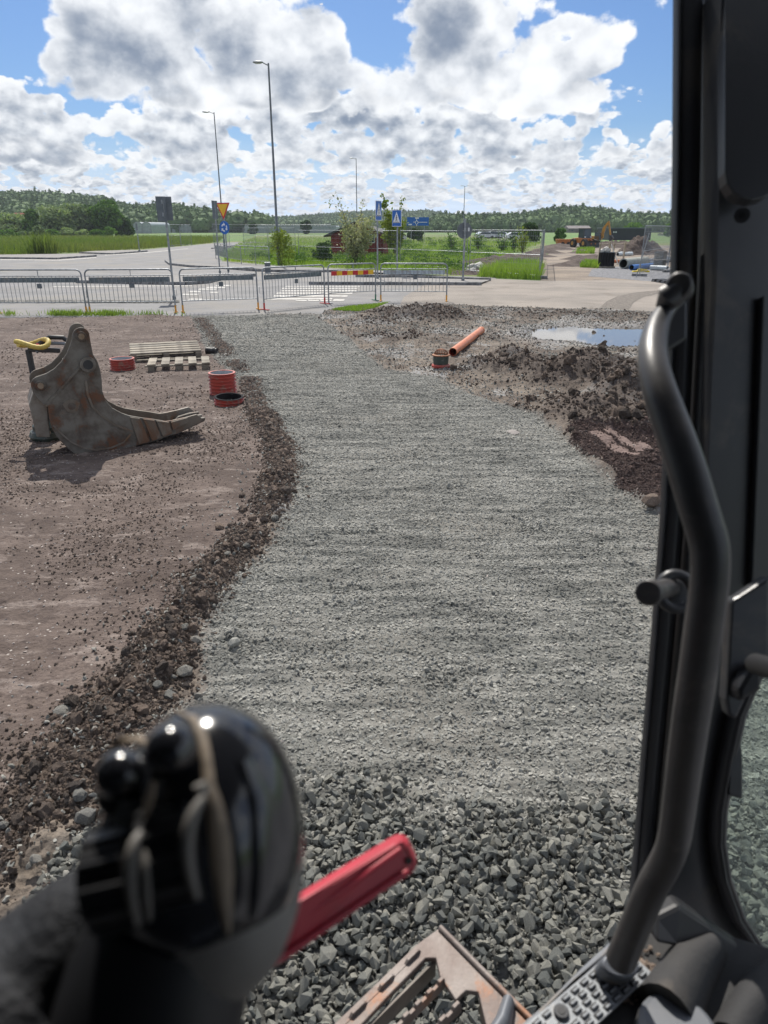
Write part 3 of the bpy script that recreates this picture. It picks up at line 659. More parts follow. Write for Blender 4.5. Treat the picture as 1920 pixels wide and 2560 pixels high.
# ------------------------------------------------------------------ street lamps
def lamp(xb, yb, xt, yt, xh, label, double=False, d=None, rad=.085, floor=None):
    a = G(xb, yb) if d is None else None
    if a is None:
        q = atY(xb, yb, d); a = Vector((q.x, d, 0))
    top = atY(xt, yt, a.y); H = top.z
    r = root('street_lamp', a, 0, label, 'street lamp', 'street lamps by the roundabout')
    part('pole', MB().tube([(0, 0, 0), (0, 0, 1.0), (0, 0, 1.05), (0, 0, H)], [rad*1.35, rad*1.3, rad, rad*.6], 12), M['lamp'], r, 40)
    w_ = abs(atY(xh, yt, a.y).x-top.x); s_ = -1 if xh < xt else 1
    for sg in ((s_, -s_) if double else (s_,)):
        hb = MB().tube([(0, 0, H-.12), (sg*w_*.35, 0, H+.02)], rad*.35, 8); part('arm', hb, M['lamp'], r, 40)
        hd = MB().ball((sg*w_*.68, 0, H+.05), 1, 14, (w_*.36, .17, .075)); part('lamp_head', hd, M['galv'], r, 60)
        part('lens', MB().box((sg*w_*.7, 0, H-.02), (w_*.35, .16, .02)), M['whitep'], r)
    return r
lamp(697, 662, 673, 158, 635, 'tallest street lamp, grey pole left of the red cottage')
lamp(562, 628, 540, 281, 511, 'second tallest street lamp behind the yield sign', d=88)
lamp(893, 600, 897, 396, 880, 'slim street lamp rising behind the red cottage and pale shrub', d=150, rad=.1)
lamp(1157, 600, 1161, 465, 1150, 'farthest street lamp with two heads, above the round sign back', double=True, d=215, rad=.12)
# ------------------------------------------------------------------ signs
def post(r, H, rad=.03, z0=0): return part('post', MB().tube([(0, 0, z0), (0, 0, H)], rad, 10), M['galv'], r, 40)
def sign_base(xb, yb, H, label, cat='road sign', rz=0, rad=.035):
    r = root('road_sign', G(xb, yb), rz, label, cat); post(r, H, rad)
    part('post_socket', MB().cyl((0, 0, 0), (0, 0, .12), rad*1.7, 12), M['signback'], r, 40); return r
def facing(xb, yb):
    g = G(xb, yb); return math.atan2(-g.x, g.y)*1.0
def disc(c, r_, th, n=24, y=0): return MB().add([(c[0]+r_*math.cos(2*math.pi*k/n), y, c[1]+r_*math.sin(2*math.pi*k/n)) for k in range(n)]+[(c[0]+r_*math.cos(2*math.pi*k/n), y+th, c[1]+r_*math.sin(2*math.pi*k/n)) for k in range(n)],
    [tuple(range(n)), tuple(range(2*n-1, n-1, -1))]+[(i, i+n, (i+1) % n+n, (i+1) % n) for i in range(n)])
# tall grey sign seen from behind
H = hgt(436, 748, 492)
g = G(436, 748); px = g.y/FPX*1.04
r = sign_base(436, 748, H-.1, 'grey back of a rectangular sign on a tall post behind the barriers', rz=R(8))
part('sign_back', MB().box((-.10, -.06, H-.36), (.30, .02, .74)), M['signback'], r, bev=.004)
part('sign_back', MB().box((.10, .07, H-.34), (.24, .02, .70)), M['signback'], r, bev=.004)
br = MB().box((-.06, -.09, H-.15), (.05, .03, .12)); br.box((-.06, -.09, H-.52), (.05, .03, .12)); br.tube([(-.02, -.08, H-.1), (-.02, -.08, H-.62)], .012, 6); part('bracket', br, M['galv'], r)
# edge-on sign
H = hgt(550, 683, 503); r = sign_base(550, 683, H, 'dark sign seen edge-on on a post left of the yield sign', rz=R(78))
part('sign_panel', MB().box((0, 0, H-.40), (.6, .03, .85)), M['signback'], r)
# yield + roundabout
H = hgt(571, 679, 505); r = sign_base(571, 679, H-.1, 'yellow and red yield triangle above a round blue roundabout sign', rz=R(-28))
d_ = G(571, 679).y; s = d_/FPX/math.cos(R(28))
tw = .47
def tri(w_, zc, y0, y1): return MB().prism([(-w_, zc+w_*.62), (w_, zc+w_*.62), (0, zc-w_*1.12)], y0, y1)
zt = H-.33
part('red_border', tri(tw, zt, -.06, -.045), M['redfilm'], r)
part('yellow_face', tri(tw*.74, zt+.01, -.066, -.06), M['yelfilm'], r)
zb = zt-.92
part('blue_disc', disc((0, zb), .33, .02, y=-.06), M['bluefilm'], r)
for k in range(3):
    a = R(90+120*k)
    pts = [(.20*math.cos(a+t_), zb+.20*math.sin(a+t_)) for t_ in np.linspace(.1, 1.2, 5)]+[(.13*math.cos(a+t_), zb+.13*math.sin(a+t_)) for t_ in np.linspace(1.2, .1, 5)]
    part('white_arrow', MB().prism(pts, -.066, -.0605), M['whitefilm'], r)
    hd = [(.26*math.cos(a+.15), zb+.26*math.sin(a+.15)), (.07*math.cos(a+.15), zb+.07*math.sin(a+.15)), (.17*math.cos(a-.4), zb+.17*math.sin(a-.4))]
    part('arrow_head', MB().prism(hd, -.066, -.0605), M['whitefilm'], r)
# crossing signs
def crossing(xb, yb, ytop, label, wd, ht, rz):
    H = hgt(xb, yb, ytop); r = sign_base(xb, yb, H, label, rz=rz)
    zc = H-ht/2; w2 = wd/2
    part('blue_panel', MB().box((0, -.06, zc), (wd, .02, ht)), M['bluefilm'], r)
    part('white_edge', MB().box((0, -.053, zc), (wd+.05, .012, ht+.05)), M['whitefilm'], r)
    part('white_triangle', MB().prism([(-w2*.86, zc-ht*.30), (w2*.86, zc-ht*.30), (0, zc+ht*.42)], -.077, -.0705), M['whitefilm'], r)
    f = MB(); S_ = ht
    f.cyl((0, -.081, zc+.17*S_), (0, -.0775, zc+.17*S_), .035*S_, 10)
    for a_, b_, t_ in (((0, .13), (-.01, -.03), .05), ((-.01, -.03), (-.07, -.20), .032), ((0, -.03), (.07, -.20), .032), ((0, .10), (-.08, 0), .022), ((0, .10), (.08, .02), .022)):
        f.beam((a_[0]*S_, -.0795, zc+a_[1]*S_), (b_[0]*S_, -.0795, zc+b_[1]*S_), t_*S_, .004, up=(0, 1, 0))
    part('walking_figure', f, M['blackfilm'], r)
    f = MB()
    for k in range(5): f.box(((k-2)*wd*.15, -.0795, zc-ht*.265), (wd*.075, .004, ht*.06))
    part('crossing_bars', f, M['blackfilm'], r)
    return r
crossing(944, 700, 503, 'crossing sign turned away so it looks narrow, right of the red cottage', .62, .76, R(68))
crossing(993, 692, 526, 'wider blue crossing sign with walking figure in a white triangle', .56, .68, R(-45))
# direction sign
r = root('direction_sign', atY(1044, 600, 120).xy.to_3d(), 0, 'wide blue direction sign with roundabout diagram beyond the crossing signs', 'road sign')
zt = atY(1044, 543, 120).z; zb = atY(1044, 564, 120).z; ww = 48/FPX*120*1.05; zc = (zt+zb)/2
for s_ in (-1, 1): part('post', MB().tube([(s_*ww*.3, .08, 0), (s_*ww*.3, .08, zt)], .05, 8), M['galv'], r, 40)
part('blue_panel', MB().box((0, 0, zc), (ww, .04, zt-zb)), M['bluefilm'], r)
f = MB(); f.tube([(-.20+.22*math.cos(a), -.03, zc-.15+.22*math.sin(a)) for a in np.linspace(-1.2, 4.3, 12)], .045, 6)
f.box((-.2, -.03, zc+.28), (.09, .02, .35)); f.box((-.2, -.03, zc-.52), (.09, .02, .30)); f.box((-.56, -.03, zc-.1), (.3, .02, .08)); f.box((.75, -.03, zc-.12), (1.4, .02, .08))
part('white_diagram', f, M['whitefilm'], r)
f = MB(); f.box((-.15, -.03, zc+.48), (.55, .02, .20)); f.box((-1.2, -.03, zc-.45), (.55, .02, .18)); part('white_name_plate', f, M['whitefilm'], r)
# round sign back
H = hgt(1157, 705, 556); r = sign_base(1157, 705, H+.15, 'round grey sign seen from behind on a post at the sandy road', rz=R(6), rad=.045)
part('round_back', disc((0, H-.33), .33, .02, y=.05), M['signback'], r); part('clamp', MB().box((0, 0, H-.33), (.14, .10, .04)), M['galv'], r)
part('sticker', MB().box((.18, .044, H-.28), (.07, .004, .14)), M['whitefilm'], r)
for (xb, yb, yt, lb) in ((349, 629, 556, 'thin grey post at the tip of the traffic island'), (453, 614, 564, 'thin grey post by the meadow edge beside the road')):
    r = root('marker_post', G(xb, yb), 0, lb, 'post'); H = hgt(xb, yb, yt); part('post', MB().tube([(0, 0, 0), (0, 0, H)], .05, 8), M['galv'], r, 40)
    part('sign_edge', MB().box((0, 0, H-.4), (.05, .5, .6)), M['signback'], r); part('base', MB().cyl((0, 0, 0), (0, 0, .16), .16, 10, .1), M['signback'], r)
# low hydrant-like grey bollard behind the slanting barrier
r = root('grey_box', G(670, 683), 0, 'small grey cabinet post behind the slanting barrier', 'cabinet')
part('box', MB().box((0, 0, .25), (.28, .2, .5)), M['signback'], r, bev=.02); part('lid', MB().box((0, 0, .52), (.32, .24, .04)), M['galv'], r, bev=.01)
# ------------------------------------------------------------------ mesh fences
def fence(xa, ya, xb, yb, label, H=None):
    a = G(xa, ya); b = G(xb, yb); d_ = b-a; L = d_.length; H = H or 2.0
    r = root('mesh_fence_panel', a, math.atan2(d_.y, d_.x), label, 'fence', 'temporary mesh fence panels')
    tk_ = max(.019, a.y*.00026)
    part('frame', MB().tube([(0, 0, .02), (0, 0, H), (L, 0, H), (L, 0, .02)], tk_, 8), M['galv'], r)
    part('rail', MB().tube([(0, 0, H*.5), (L, 0, H*.5)], .014, 6), M['galv'], r)
    part('rail', MB().tube([(0, 0, .16), (L, 0, .16)], .014, 6), M['galv'], r)
    mb = MB(); nx = max(4, int(L/.13))
    for k in range(1, nx): mb.tube([(k*L/nx, 0, .16), (k*L/nx, 0, H)], .004, 3, False)
    for k in range(1, 8): mb.tube([(0, 0, .16+k*(H-.16)/8), (L, 0, .16+k*(H-.16)/8)], .004, 3, False)
    o = part('wire_mesh', mb, M['galv'], r)
    part('foot_block', MB().box((0, 0, .06), (.24, .7, .12)), M['kerb'], r, bev=.02)
    return r
seg = [(612, 640, 672, 646), (675, 646, 740, 651), (748, 655, 868, 662), (872, 662, 990, 668), (1000, 668, 1166, 680)]
nm_ = ['behind the galvanised barriers', 'left of the tallest lamp', 'just right of the tallest lamp', 'in front of the red cottage door', 'right of the crossing sign']
for (a, b, c_, d__), q in zip(seg, nm_): fence(a, b, c_, d__, 'temporary steel mesh fence panel '+q, 2.05 if a > 740 else 2.2)
fence(1173, 684, 1346, 697, 'mesh fence panel beside the tall grass at the site entrance', 2.1)
fence(1349, 696, 1356, 660, 'mesh fence panel seen nearly edge-on at the site entrance', 2.1)
fence(1598, 690, 1668, 668, 'leaning mesh fence panel by the blue pipe', 2.3)
fence(1668, 680, 1760, 684, 'mesh fence panel by the stacked crates, partly hidden by the cab', 2.4)
for i, (a, b, c_, d__) in enumerate([(430, 616, 480, 614), (536, 622, 575, 618), (575, 618, 640, 616), (640, 616, 720, 616), (720, 616, 828, 617)]):
    fence(a, b, c_, d__, ['far fence panel on the meadow beside the road', 'far fence panel behind the yield sign', 'far fence panel behind the footway, next after the yield sign', 'far fence panel behind the tallest lamp', 'far fence panel ending at the red cottage'][i], 2.6)
# ------------------------------------------------------------------ foliage
def leaves(cnt, fn, size, flat=0.):
    """cnt random quads; fn() -> array (cnt,3) centres"""
    c = fn(cnt); n_ = len(c)
    a = RNG.normal(size=(n_, 3)); a /= np.linalg.norm(a, axis=1)[:, None]
    b_ = np.cross(a, RNG.normal(size=(n_, 3))); b_ /= np.linalg.norm(b_, axis=1)[:, None]
    s_ = size*(.55+.9*RNG.random((n_, 1)))
    q = np.stack([c-a*s_, c+b_*s_*.55, c+a*s_, c-b_*s_*.55], 1).reshape(-1, 3)
    f = np.arange(n_*4).reshape(-1, 4); return q, f
def clumpy(cnt, lobes):
    """points near the surfaces of lobes (x,y,z,rx,ry,rz)"""
    L = np.array(lobes); vol = (L[:, 3]*L[:, 5]); k = RNG.choice(len(L), cnt, p=vol/vol.sum())
    d_ = RNG.normal(size=(cnt, 3)); d_ /= np.linalg.norm(d_, axis=1)[:, None]
    rr = (.55+.5*RNG.random((cnt, 1))**.7)
    return L[k, :3]+d_*L[k, 3:6]*rr
def lobes_for(w_, h, z0, n_, rs=.34, sq=.85):
    out = []
    for i in range(n_):
        t_ = random.random(); zz = z0+(h-z0)*(.10+.85*t_); env = w_*.5*math.sin(math.pi*min(.97, .22+.70*t_))**.7
        a = random.uniform(0, 6.28); q = random.uniform(0, 1)**.5*env*.72; s_ = w_*rs*random.uniform(.45, .8)
        out.append((q*math.cos(a), q*math.sin(a), zz, s_, s_, s_*sq*min(1, h/w_)))
    return out
def make_tree(name, loc, w_, h, leafm, label, cat, n=3000, size=.22, z0=.2, lob=16, group=None, trunk=.12, stems=1, rs=.34):
    r = root(name, loc, 0, label, cat, group)
    tb = MB()
    for s_ in range(stems):
        a = random.uniform(0, 6.28); dx_ = .12*w_*math.cos(a)*(stems > 1); dy_ = .12*w_*math.sin(a)*(stems > 1)
        tb.tube([(dx_*.2, dy_*.2, -.05), (dx_*.6+.02*w_, dy_*.6, h*.3), (dx_*1.5, dy_*1.5, h*.62), (dx_*2, dy_*2, h*.85)], [trunk, trunk*.8, trunk*.5, trunk*.15], 7)
        for k in range(5):
            zz = h*random.uniform(.25, .65); a = random.uniform(0, 6.28)
            tb.tube([(dx_, dy_, zz), (dx_+math.cos(a)*w_*.18, dy_+math.sin(a)*w_*.18, zz+h*.1), (dx_+math.cos(a)*w_*.34, dy_+math.sin(a)*w_*.34, zz+h*.2)], [trunk*.4, trunk*.25, trunk*.08], 5)
    part('trunk', tb, M['bark'], r, 50)
    lb = lobes_for(w_, h, z0, lob, rs)
    q, f = leaves(n, lambda c: clumpy(c, lb), size)
    o = put('crown', npmesh('crown', q, f, M[leafm]), r); return r
# the clump of tall bushes and trees beyond the meadow (left)
BY = 205.0
for i, (x_, yt, wpx, lf, lb, cat) in enumerate([
    (30, 540, 95, 'leaf_willow', 'pale round willow bush leftmost in the clump beyond the meadow', 'bush'),
    (88, 529, 44, 'leaf_mid', 'bright green narrow tree near the left of the clump', 'tree'),
    (140, 524, 90, 'leaf_willow', 'pale grey-green willow right of the narrow bright tree', 'tree'),
    (190, 518, 90, 'leaf_willow', 'grey-green willow in the middle of the clump', 'tree'),
    (232, 522, 70, 'leaf_dark', 'darker tree between the willows and the tallest tree', 'tree'),
    (272, 508, 72, 'leaf_mid', 'tallest full green tree in the clump beyond the meadow', 'tree'),
    (308, 540, 45, 'leaf_dark', 'lower tree sloping off the right end of the clump', 'tree')]):
    q = atY(x_, 590, BY+random.uniform(-6, 6)); H = atY(x_, yt, q.y).z
    make_tree('broadleaf_tree', (q.x, q.y, 0), wpx/FPX*BY*1.12, H*1.02, lf, lb, cat, 5200, .42, .1, 26, 'trees and willows beyond the left meadow', .25, 2)
for i in range(9):
    x_ = -10+i*36; q = atY(x_, 594, BY-16+random.uniform(-3, 3))
    make_tree('low_bush', (q.x, q.y, 0), 4.6, random.uniform(1.6, 2.6), random.choice(['leaf_mid', 'leaf_willow']), ['low bush at the left photo edge under the willow', 'low bush left of the narrow bright tree', 'low bush under the narrow bright tree', 'low bush just right of the narrow bright tree', 'low bush under the left-hand willows', 'low bush under the middle willow', 'low bush left of the tallest clump tree', 'low bush under the tallest clump tree', 'low bush at the right end of the tree clump'][i], 'bush', 700, .30, .05, 9, 'low bushes at the foot of the tree clump', .05)
# near shrubs and young trees at the verge
q = G(706, 664); make_tree('shrub', q, 2.0, atY(706, 578, q.y).z, 'leaf_yellow', 'yellow-green shrub growing round the tallest lamp post', 'shrub', 1500, .065, .1, 16, None, .03, 3)
q = G(806, 655); make_tree('shrub', q, 1.7, atY(806, 600, q.y).z, 'leaf_dark', 'dark green shrub left of the red cottage', 'shrub', 2600, .06, .1, 14, None, .03, 3)
def wispy(x_, yb, yt, w_, leafm, label, whips, n=5200, size=.08, split=.45):
    q = G(x_, yb); H = atY(x_, yt, q.y).z; r = root('young_tree', q, 0, label, 'tree'); tb = MB(); pts = []
    for k in range(whips):
        a = random.uniform(0, 6.28); sp_ = random.uniform(.2, 1)*w_*.5; hh_ = H*random.uniform(.5, .80)
        if k < 2: hh_ = H*(1.0 if k == 0 else .94); sp_ = w_*(.32 if k == 0 else .18); a = math.pi if k == 0 else 0.3
        path = [Vector((math.cos(a)*sp_*t_**1.5, math.sin(a)*sp_*t_**1.5, hh_*t_)) for t_ in np.linspace(0, 1, 7)]
        tb.tube(path, [.035*(1-.85*t_) for t_ in np.linspace(0, 1, 7)], 6)
        for j in range(6 if hh_ < H*.9 else 3):
            t_ = random.uniform(.35, .9); c0 = path[int(t_*6)]; a2 = random.uniform(0, 6.28); ln = random.uniform(.3, .7)*w_*.35
            e = c0+Vector((math.cos(a2)*ln, math.sin(a2)*ln, random.uniform(0, .5)*ln)); tb.tube([c0, (c0+e)/2+Vector((0, 0, .05)), e], [.012, .008, .003], 4)
            for u_ in np.linspace(.3, 1.1, 9): pts.append((c0+(e-c0)*u_, .16))
        for u_ in np.linspace(.35, 1, 12): pts.append((path[0].lerp(path[-1], 0)+Vector((math.cos(a)*sp_*u_**1.5, math.sin(a)*sp_*u_**1.5, hh_*u_)), .10 if hh_ > H*.9 and u_ > .6 else .2))
    part('trunk', tb, M['bark'], r, 50)
    C = np.array([tuple(p_[0]) for p_ in pts]); Sg = np.array([p_[1] for p_ in pts])
    k = RNG.integers(0, len(C), n); cc = C[k]+RNG.normal(size=(n, 3))*Sg[k][:, None]
    q_, f = leaves(n, lambda c: cc, size); put('crown', npmesh('crown', q_, f, M[leafm]), r)
wispy(888, 665, 486, 3.3, 'leaf_pale', 'pale blossoming many-stemmed young tree in front of the red cottage', 16, 3600, .080)
wispy(988, 640, 487, 3.4, 'leaf_yellow', 'yellow-green young tree behind the blue crossing sign', 8, 2600, .13)
for (x_, yb, yt, lb, lf) in ((1130, 632, 575, 'sapling with dark leaves left of the round sign back', 'leaf_mid'), (1305, 640, 562, 'yellowing sapling left of the dirt track', 'leaf_yellow'), (1195, 628, 572, 'thin sapling behind the parked cars', 'leaf_mid'), (1255, 632, 575, 'thin sapling in the middle of the green slope', 'leaf_mid'), (1285, 630, 570, 'thin sapling right of the middle one on the green slope', 'leaf_mid')):
    wispy(x_, yb, yt, 1.5, lf, lb, 5, 330, .10)
for (x_, yb, yt, w_, lb) in ((1034, 603, 575, 26, 'dark conical evergreen, left of the pair beyond the green slope'), (1048, 604, 577, 26, 'dark conical evergreen, right of the pair beyond the green slope'), (1325, 606, 561, 50, 'dark broad tree left of the wheel loader'), (634, 582, 560, 26, 'small dark tree far beyond the road left of the tallest lamp'), (768, 577, 553, 30, 'dark tree at the pale greenhouses far off'), (1403, 603, 569, 22, 'light green tree left of the wheel loader'), (1580, 590, 560, 60, 'broad green tree behind the black building'), (1392, 606, 572, 14, 'slim young tree just left of the light green one'), (1672, 592, 562, 34, 'green tree by the right edge next to the cab pillar')):
    q = atY(x_, yb, min(300, G(x_, yb).y)); q.z = 0; H = atY(x_, yt, q.y).z
    make_tree('tree', q, w_/FPX*q.y, H, 'leaf_dark' if 'dark' in lb else 'leaf_mid', lb, 'tree', 1500, max(.08, q.y*.0016), .1, 12, None, .12)
# ------------------------------------------------------------------ grass
def grass(name, pts, hmin, hmax, wd, m, label, cat='grass'):
    n_ = len(pts); hh_ = hmin+(hmax-hmin)*RNG.random(n_)**1.5; a = RNG.random(n_)*6.28; le = RNG.normal(size=(n_, 2))*.28*hh_[:, None]
    d_ = np.stack([np.cos(a), np.sin(a), np.zeros(n_)], 1)*wd*(.6+.8*RNG.random((n_, 1)))
    p0 = pts; mid = p0+np.stack([le[:, 0]*.35, le[:, 1]*.35, hh_*.6], 1); tip = p0+np.stack([le[:, 0], le[:, 1], hh_], 1)
    V_ = np.stack([p0-d_, p0+d_, mid+d_*.8, mid-d_*.8, tip+d_*.1, tip-d_*.1], 1).reshape(-1, 3)
    b_ = np.arange(n_)[:, None]*6; F_ = np.concatenate([b_+np.array([0, 1, 2, 3]), b_+np.array([3, 2, 4, 5])], 0)
    o = put(name, npmesh(name, V_, F_, m)); tag(o, label, cat, kind='stuff'); return o
def inpoly(poly, n_, z=0.):
    P_ = np.array(GP(poly)); lo = P_.min(0); hi = P_.max(0); out = []; tot = 0
    while tot < n_:
        q = lo+(hi-lo)*RNG.random((n_*2, 2)); k = poly_sdf(q[:, 0], q[:, 1], [tuple(a) for a in P_]) > 0; q = q[k]; out.append(q); tot += len(q)
    q = np.concatenate(out)[:n_]; return np.column_stack([q, np.full(n_, z)])
def inpoly_px(poly, n_, z=0.):
    """uniform in bearing and log distance, for grass that stretches far away"""
    P_ = np.array(GP(poly)); az = np.arctan2(P_[:, 0], P_[:, 1]); lr = np.log(np.hypot(P_[:, 0], P_[:, 1])); out = []; tot = 0; it = 0
    while tot < n_ and it < 50:
        it += 1
        A = az.min()+(az.max()-az.min())*RNG.random(n_*2); L_ = lr.min()+(lr.max()-lr.min())*RNG.random(n_*2); rr = np.exp(L_)
        q = np.stack([rr*np.sin(A), rr*np.cos(A)], 1); q = q[poly_sdf(q[:, 0], q[:, 1], [tuple(a) for a in P_]) > 0]; out.append(q); tot += len(q)
    q = np.concatenate(out)[:n_]; return np.column_stack([q, np.full(len(q), z)])
grass('meadow_grass', inpoly_px([(-300, 645), (0, 638), (200, 631), (360, 622), (470, 613), (545, 606), (560, 594), (-300, 594)], 42000, -.02), .35, .95, .035, M['grassdry'], 'tall rough meadow grass beyond the road on the left')
grass('verge_grass', inpoly_px([(560, 640), (562, 652), (700, 664), (830, 669), (1130, 687), (1160, 686), (1270, 640), (1360, 606), (1200, 594), (640, 594), (600, 606)], 46000, -.02), .12, .42, .020, M['grass'], 'bright green grass behind the mesh fences round the red cottage')
grass('entrance_grass', inpoly([(1190, 692), (1350, 699), (1356, 676), (1330, 668), (1250, 671)], 6500, -.02), .10, .72, .014, M['grass'], 'tuft of tall bright grass beside the site entrance')
grass('yard_grass', inpoly([(1450, 668), (1496, 670), (1496, 658), (1460, 656)], 2500, -.02), .1, .35, .02, M['grass'], 'small patch of grass left of the black pipe bundle')
grass('yard_grass_patch', inpoly([(1440, 634), (1486, 634), (1486, 623), (1446, 624)], 2500, -.02), .1, .4, .03, M['grass'], 'farther patch of grass between the track and the soil heap')
_wp = inpoly_px([(600, 655), (700, 661), (830, 666), (1130, 684), (1230, 655), (1330, 615), (1200, 600), (960, 605), (960, 630), (820, 640), (640, 612)], 150, 0)
_lb = [(a, b, .12+.2*random.random(), random.uniform(.25, .9), random.uniform(.25, .9), random.uniform(.15, .42)) for a, b, c in _wp]
q_, f_ = leaves(26000, lambda c: clumpy(c, _lb), .055); tag(put('verge_weeds', npmesh('verge_weeds', q_, f_, M['leaf_mid'])), 'low leafy weeds growing through the verge grass', 'weeds', kind='stuff')
q = G(118, 636)
grass('dock_plants', np.array([(G(x_, 634+random.uniform(-1, 1)).x, G(x_, 634).y+random.uniform(-1, 1), 0) for x_ in np.linspace(85, 135, 240)]), 1.1, 2.1, .05, M['grassdry'], 'row of tall brown-green dock stalks in the left meadow', 'weeds')
pts = [np.array([G(x_, y_).x, G(x_, y_).y, .02]) for x_, y_ in [(random.gauss(cx, sx), random.uniform(785, 792)) for cx, sx, n_ in ((25, 10, 120), (145, 14, 330), (180, 16, 400), (270, 20, 450), (240, 60, 350), (370, 12, 60), (300, 100, 200)) for _ in range(n_)]]
grass('weeds', np.array(pts), .03, .16, .008, M['grass'], 'low green weeds along the edge between dirt and asphalt', 'weeds')
grass('turf_patch', inpoly([(830, 778), (870, 770), (960, 762), (975, 757), (945, 770), (900, 782)], 5000, .03), .02, .07, .008, M['grass'], 'thin dry grass patch at the foot of the striped barrier', 'grass')
# ------------------------------------------------------------------ hills and forest
def interp_prof(prof, x_): return np.interp(x_, [p_[0] for p_ in prof], [p_[1] for p_ in prof])
fpts = []; fscl = []; frot = []
def ridge(name, prof, d0, d1, treeh, nt, m):
    xs = np.linspace(prof[0][0], prof[-1][0], 140); rows = 10; vs = []
    def zcrest(x_):
        return max(0.5, atY(x_, interp_prof(prof, x_), d1).z-treeh)
    for j in range(rows):
        t_ = j/(rows-1)*1.35; d_ = d0+(d1-d0)*t_
        for x_ in xs:
            q = atY(x_, 570, d_); hz_ = zcrest(x_)*(math.sin(min(t_, 1)*math.pi/2)**1.3 if t_ <= 1 else 1-(t_-1)*.8)
            vs.append((q.x, d_, hz_-.03 if j else -.5))
    n_ = len(xs); fs = [(j*n_+i, j*n_+i+1, (j+1)*n_+i+1, (j+1)*n_+i) for j in range(rows-1) for i in range(n_-1)]
    o = part(name, MB().add(vs, fs), m, None, 60); tag(o, kind='structure')
    for k in range(nt):
        t_ = random.random()**.8*1.08; x_ = random.uniform(prof[0][0], prof[-1][0]); d_ = d0+(d1-d0)*t_
        q = atY(x_, 570, d_); hz_ = zcrest(x_)*(math.sin(min(t_, 1)*math.pi/2)**1.3)
        s_ = treeh*random.uniform(.7, 1.12); fpts.append((q.x, d_, hz_-.5)); fscl.append(s_)
m_h = mat('wooded_hillside', (.04, .07, .03), (.06, .09, .035), .95, 0, .02)
ridge('hill_left', [(-1400, 500), (-600, 470), (-100, 478), (0, 484), (100, 482), (190, 490), (255, 495), (299, 511), (342, 516), (424, 516), (451, 514), (520, 527), (578, 541), (617, 551), (660, 560)], 380, 640, 9, 3300, m_h)
ridge('hill_middle', [(480, 556), (600, 547), (716, 544), (785, 539), (870, 532), (959, 529), (1016, 531), (1063, 528), (1132, 538), (1160, 542), (1240, 545), (1330, 552)], 760, 1150, 9, 3600, m_h)
ridge('hill_right', [(1090, 546), (1177, 544), (1285, 541), (1331, 532), (1389, 522), (1436, 520), (1486, 522), (1544, 534), (1632, 540), (1679, 540), (2000, 525), (3200, 480)], 420, 620, 8.5, 4200, m_h)
# forest instances
def proto_tree(i, con=False):
    bm = bmesh.new(); bmesh.ops.create_icosphere(bm, subdivisions=2, radius=.5)
    for v_ in bm.verts:
        n_ = v_.co.normalized(); k = 1+.35*(math.sin(n_.x*7+i*3)*math.sin(n_.y*6+i)*math.sin(n_.z*8+i*2))+random.uniform(-.10, .10)
        v_.co *= k
        if con: v_.co = Vector((v_.co.x*.5*(1-(v_.co.z+.5)*.8), v_.co.y*.5*(1-(v_.co.z+.5)*.8), v_.co.z*1.25+.5))
        else: v_.co = Vector((v_.co.x*.95, v_.co.y*.95, v_.co.z*.95+.5))
    me = bpy.data.meshes.new('crown_shape'); bm.to_mesh(me); bm.free()
    base = np.array([v_.co[:] for v_ in me.vertices]); base = base[RNG.integers(0, len(base), 260)]*np.array([1.06, 1.06, 1.04])+RNG.normal(size=(260, 3))*.03
    q, f = leaves(260, lambda c: base, .06)
    V_ = np.concatenate([np.array([v_.co[:] for v_ in me.vertices]), q]); nv = len(me.vertices)
    m2 = bpy.data.meshes.new('crown_shape'); m2.from_pydata([tuple(a) for a in V_], [], [tuple(p_.vertices) for p_ in me.polygons]+[tuple(int(k)+nv for k in ff) for ff in f])
    m2.materials.append(M['leaf_far']); return bpy.data.objects.new('crown_shape', m2)
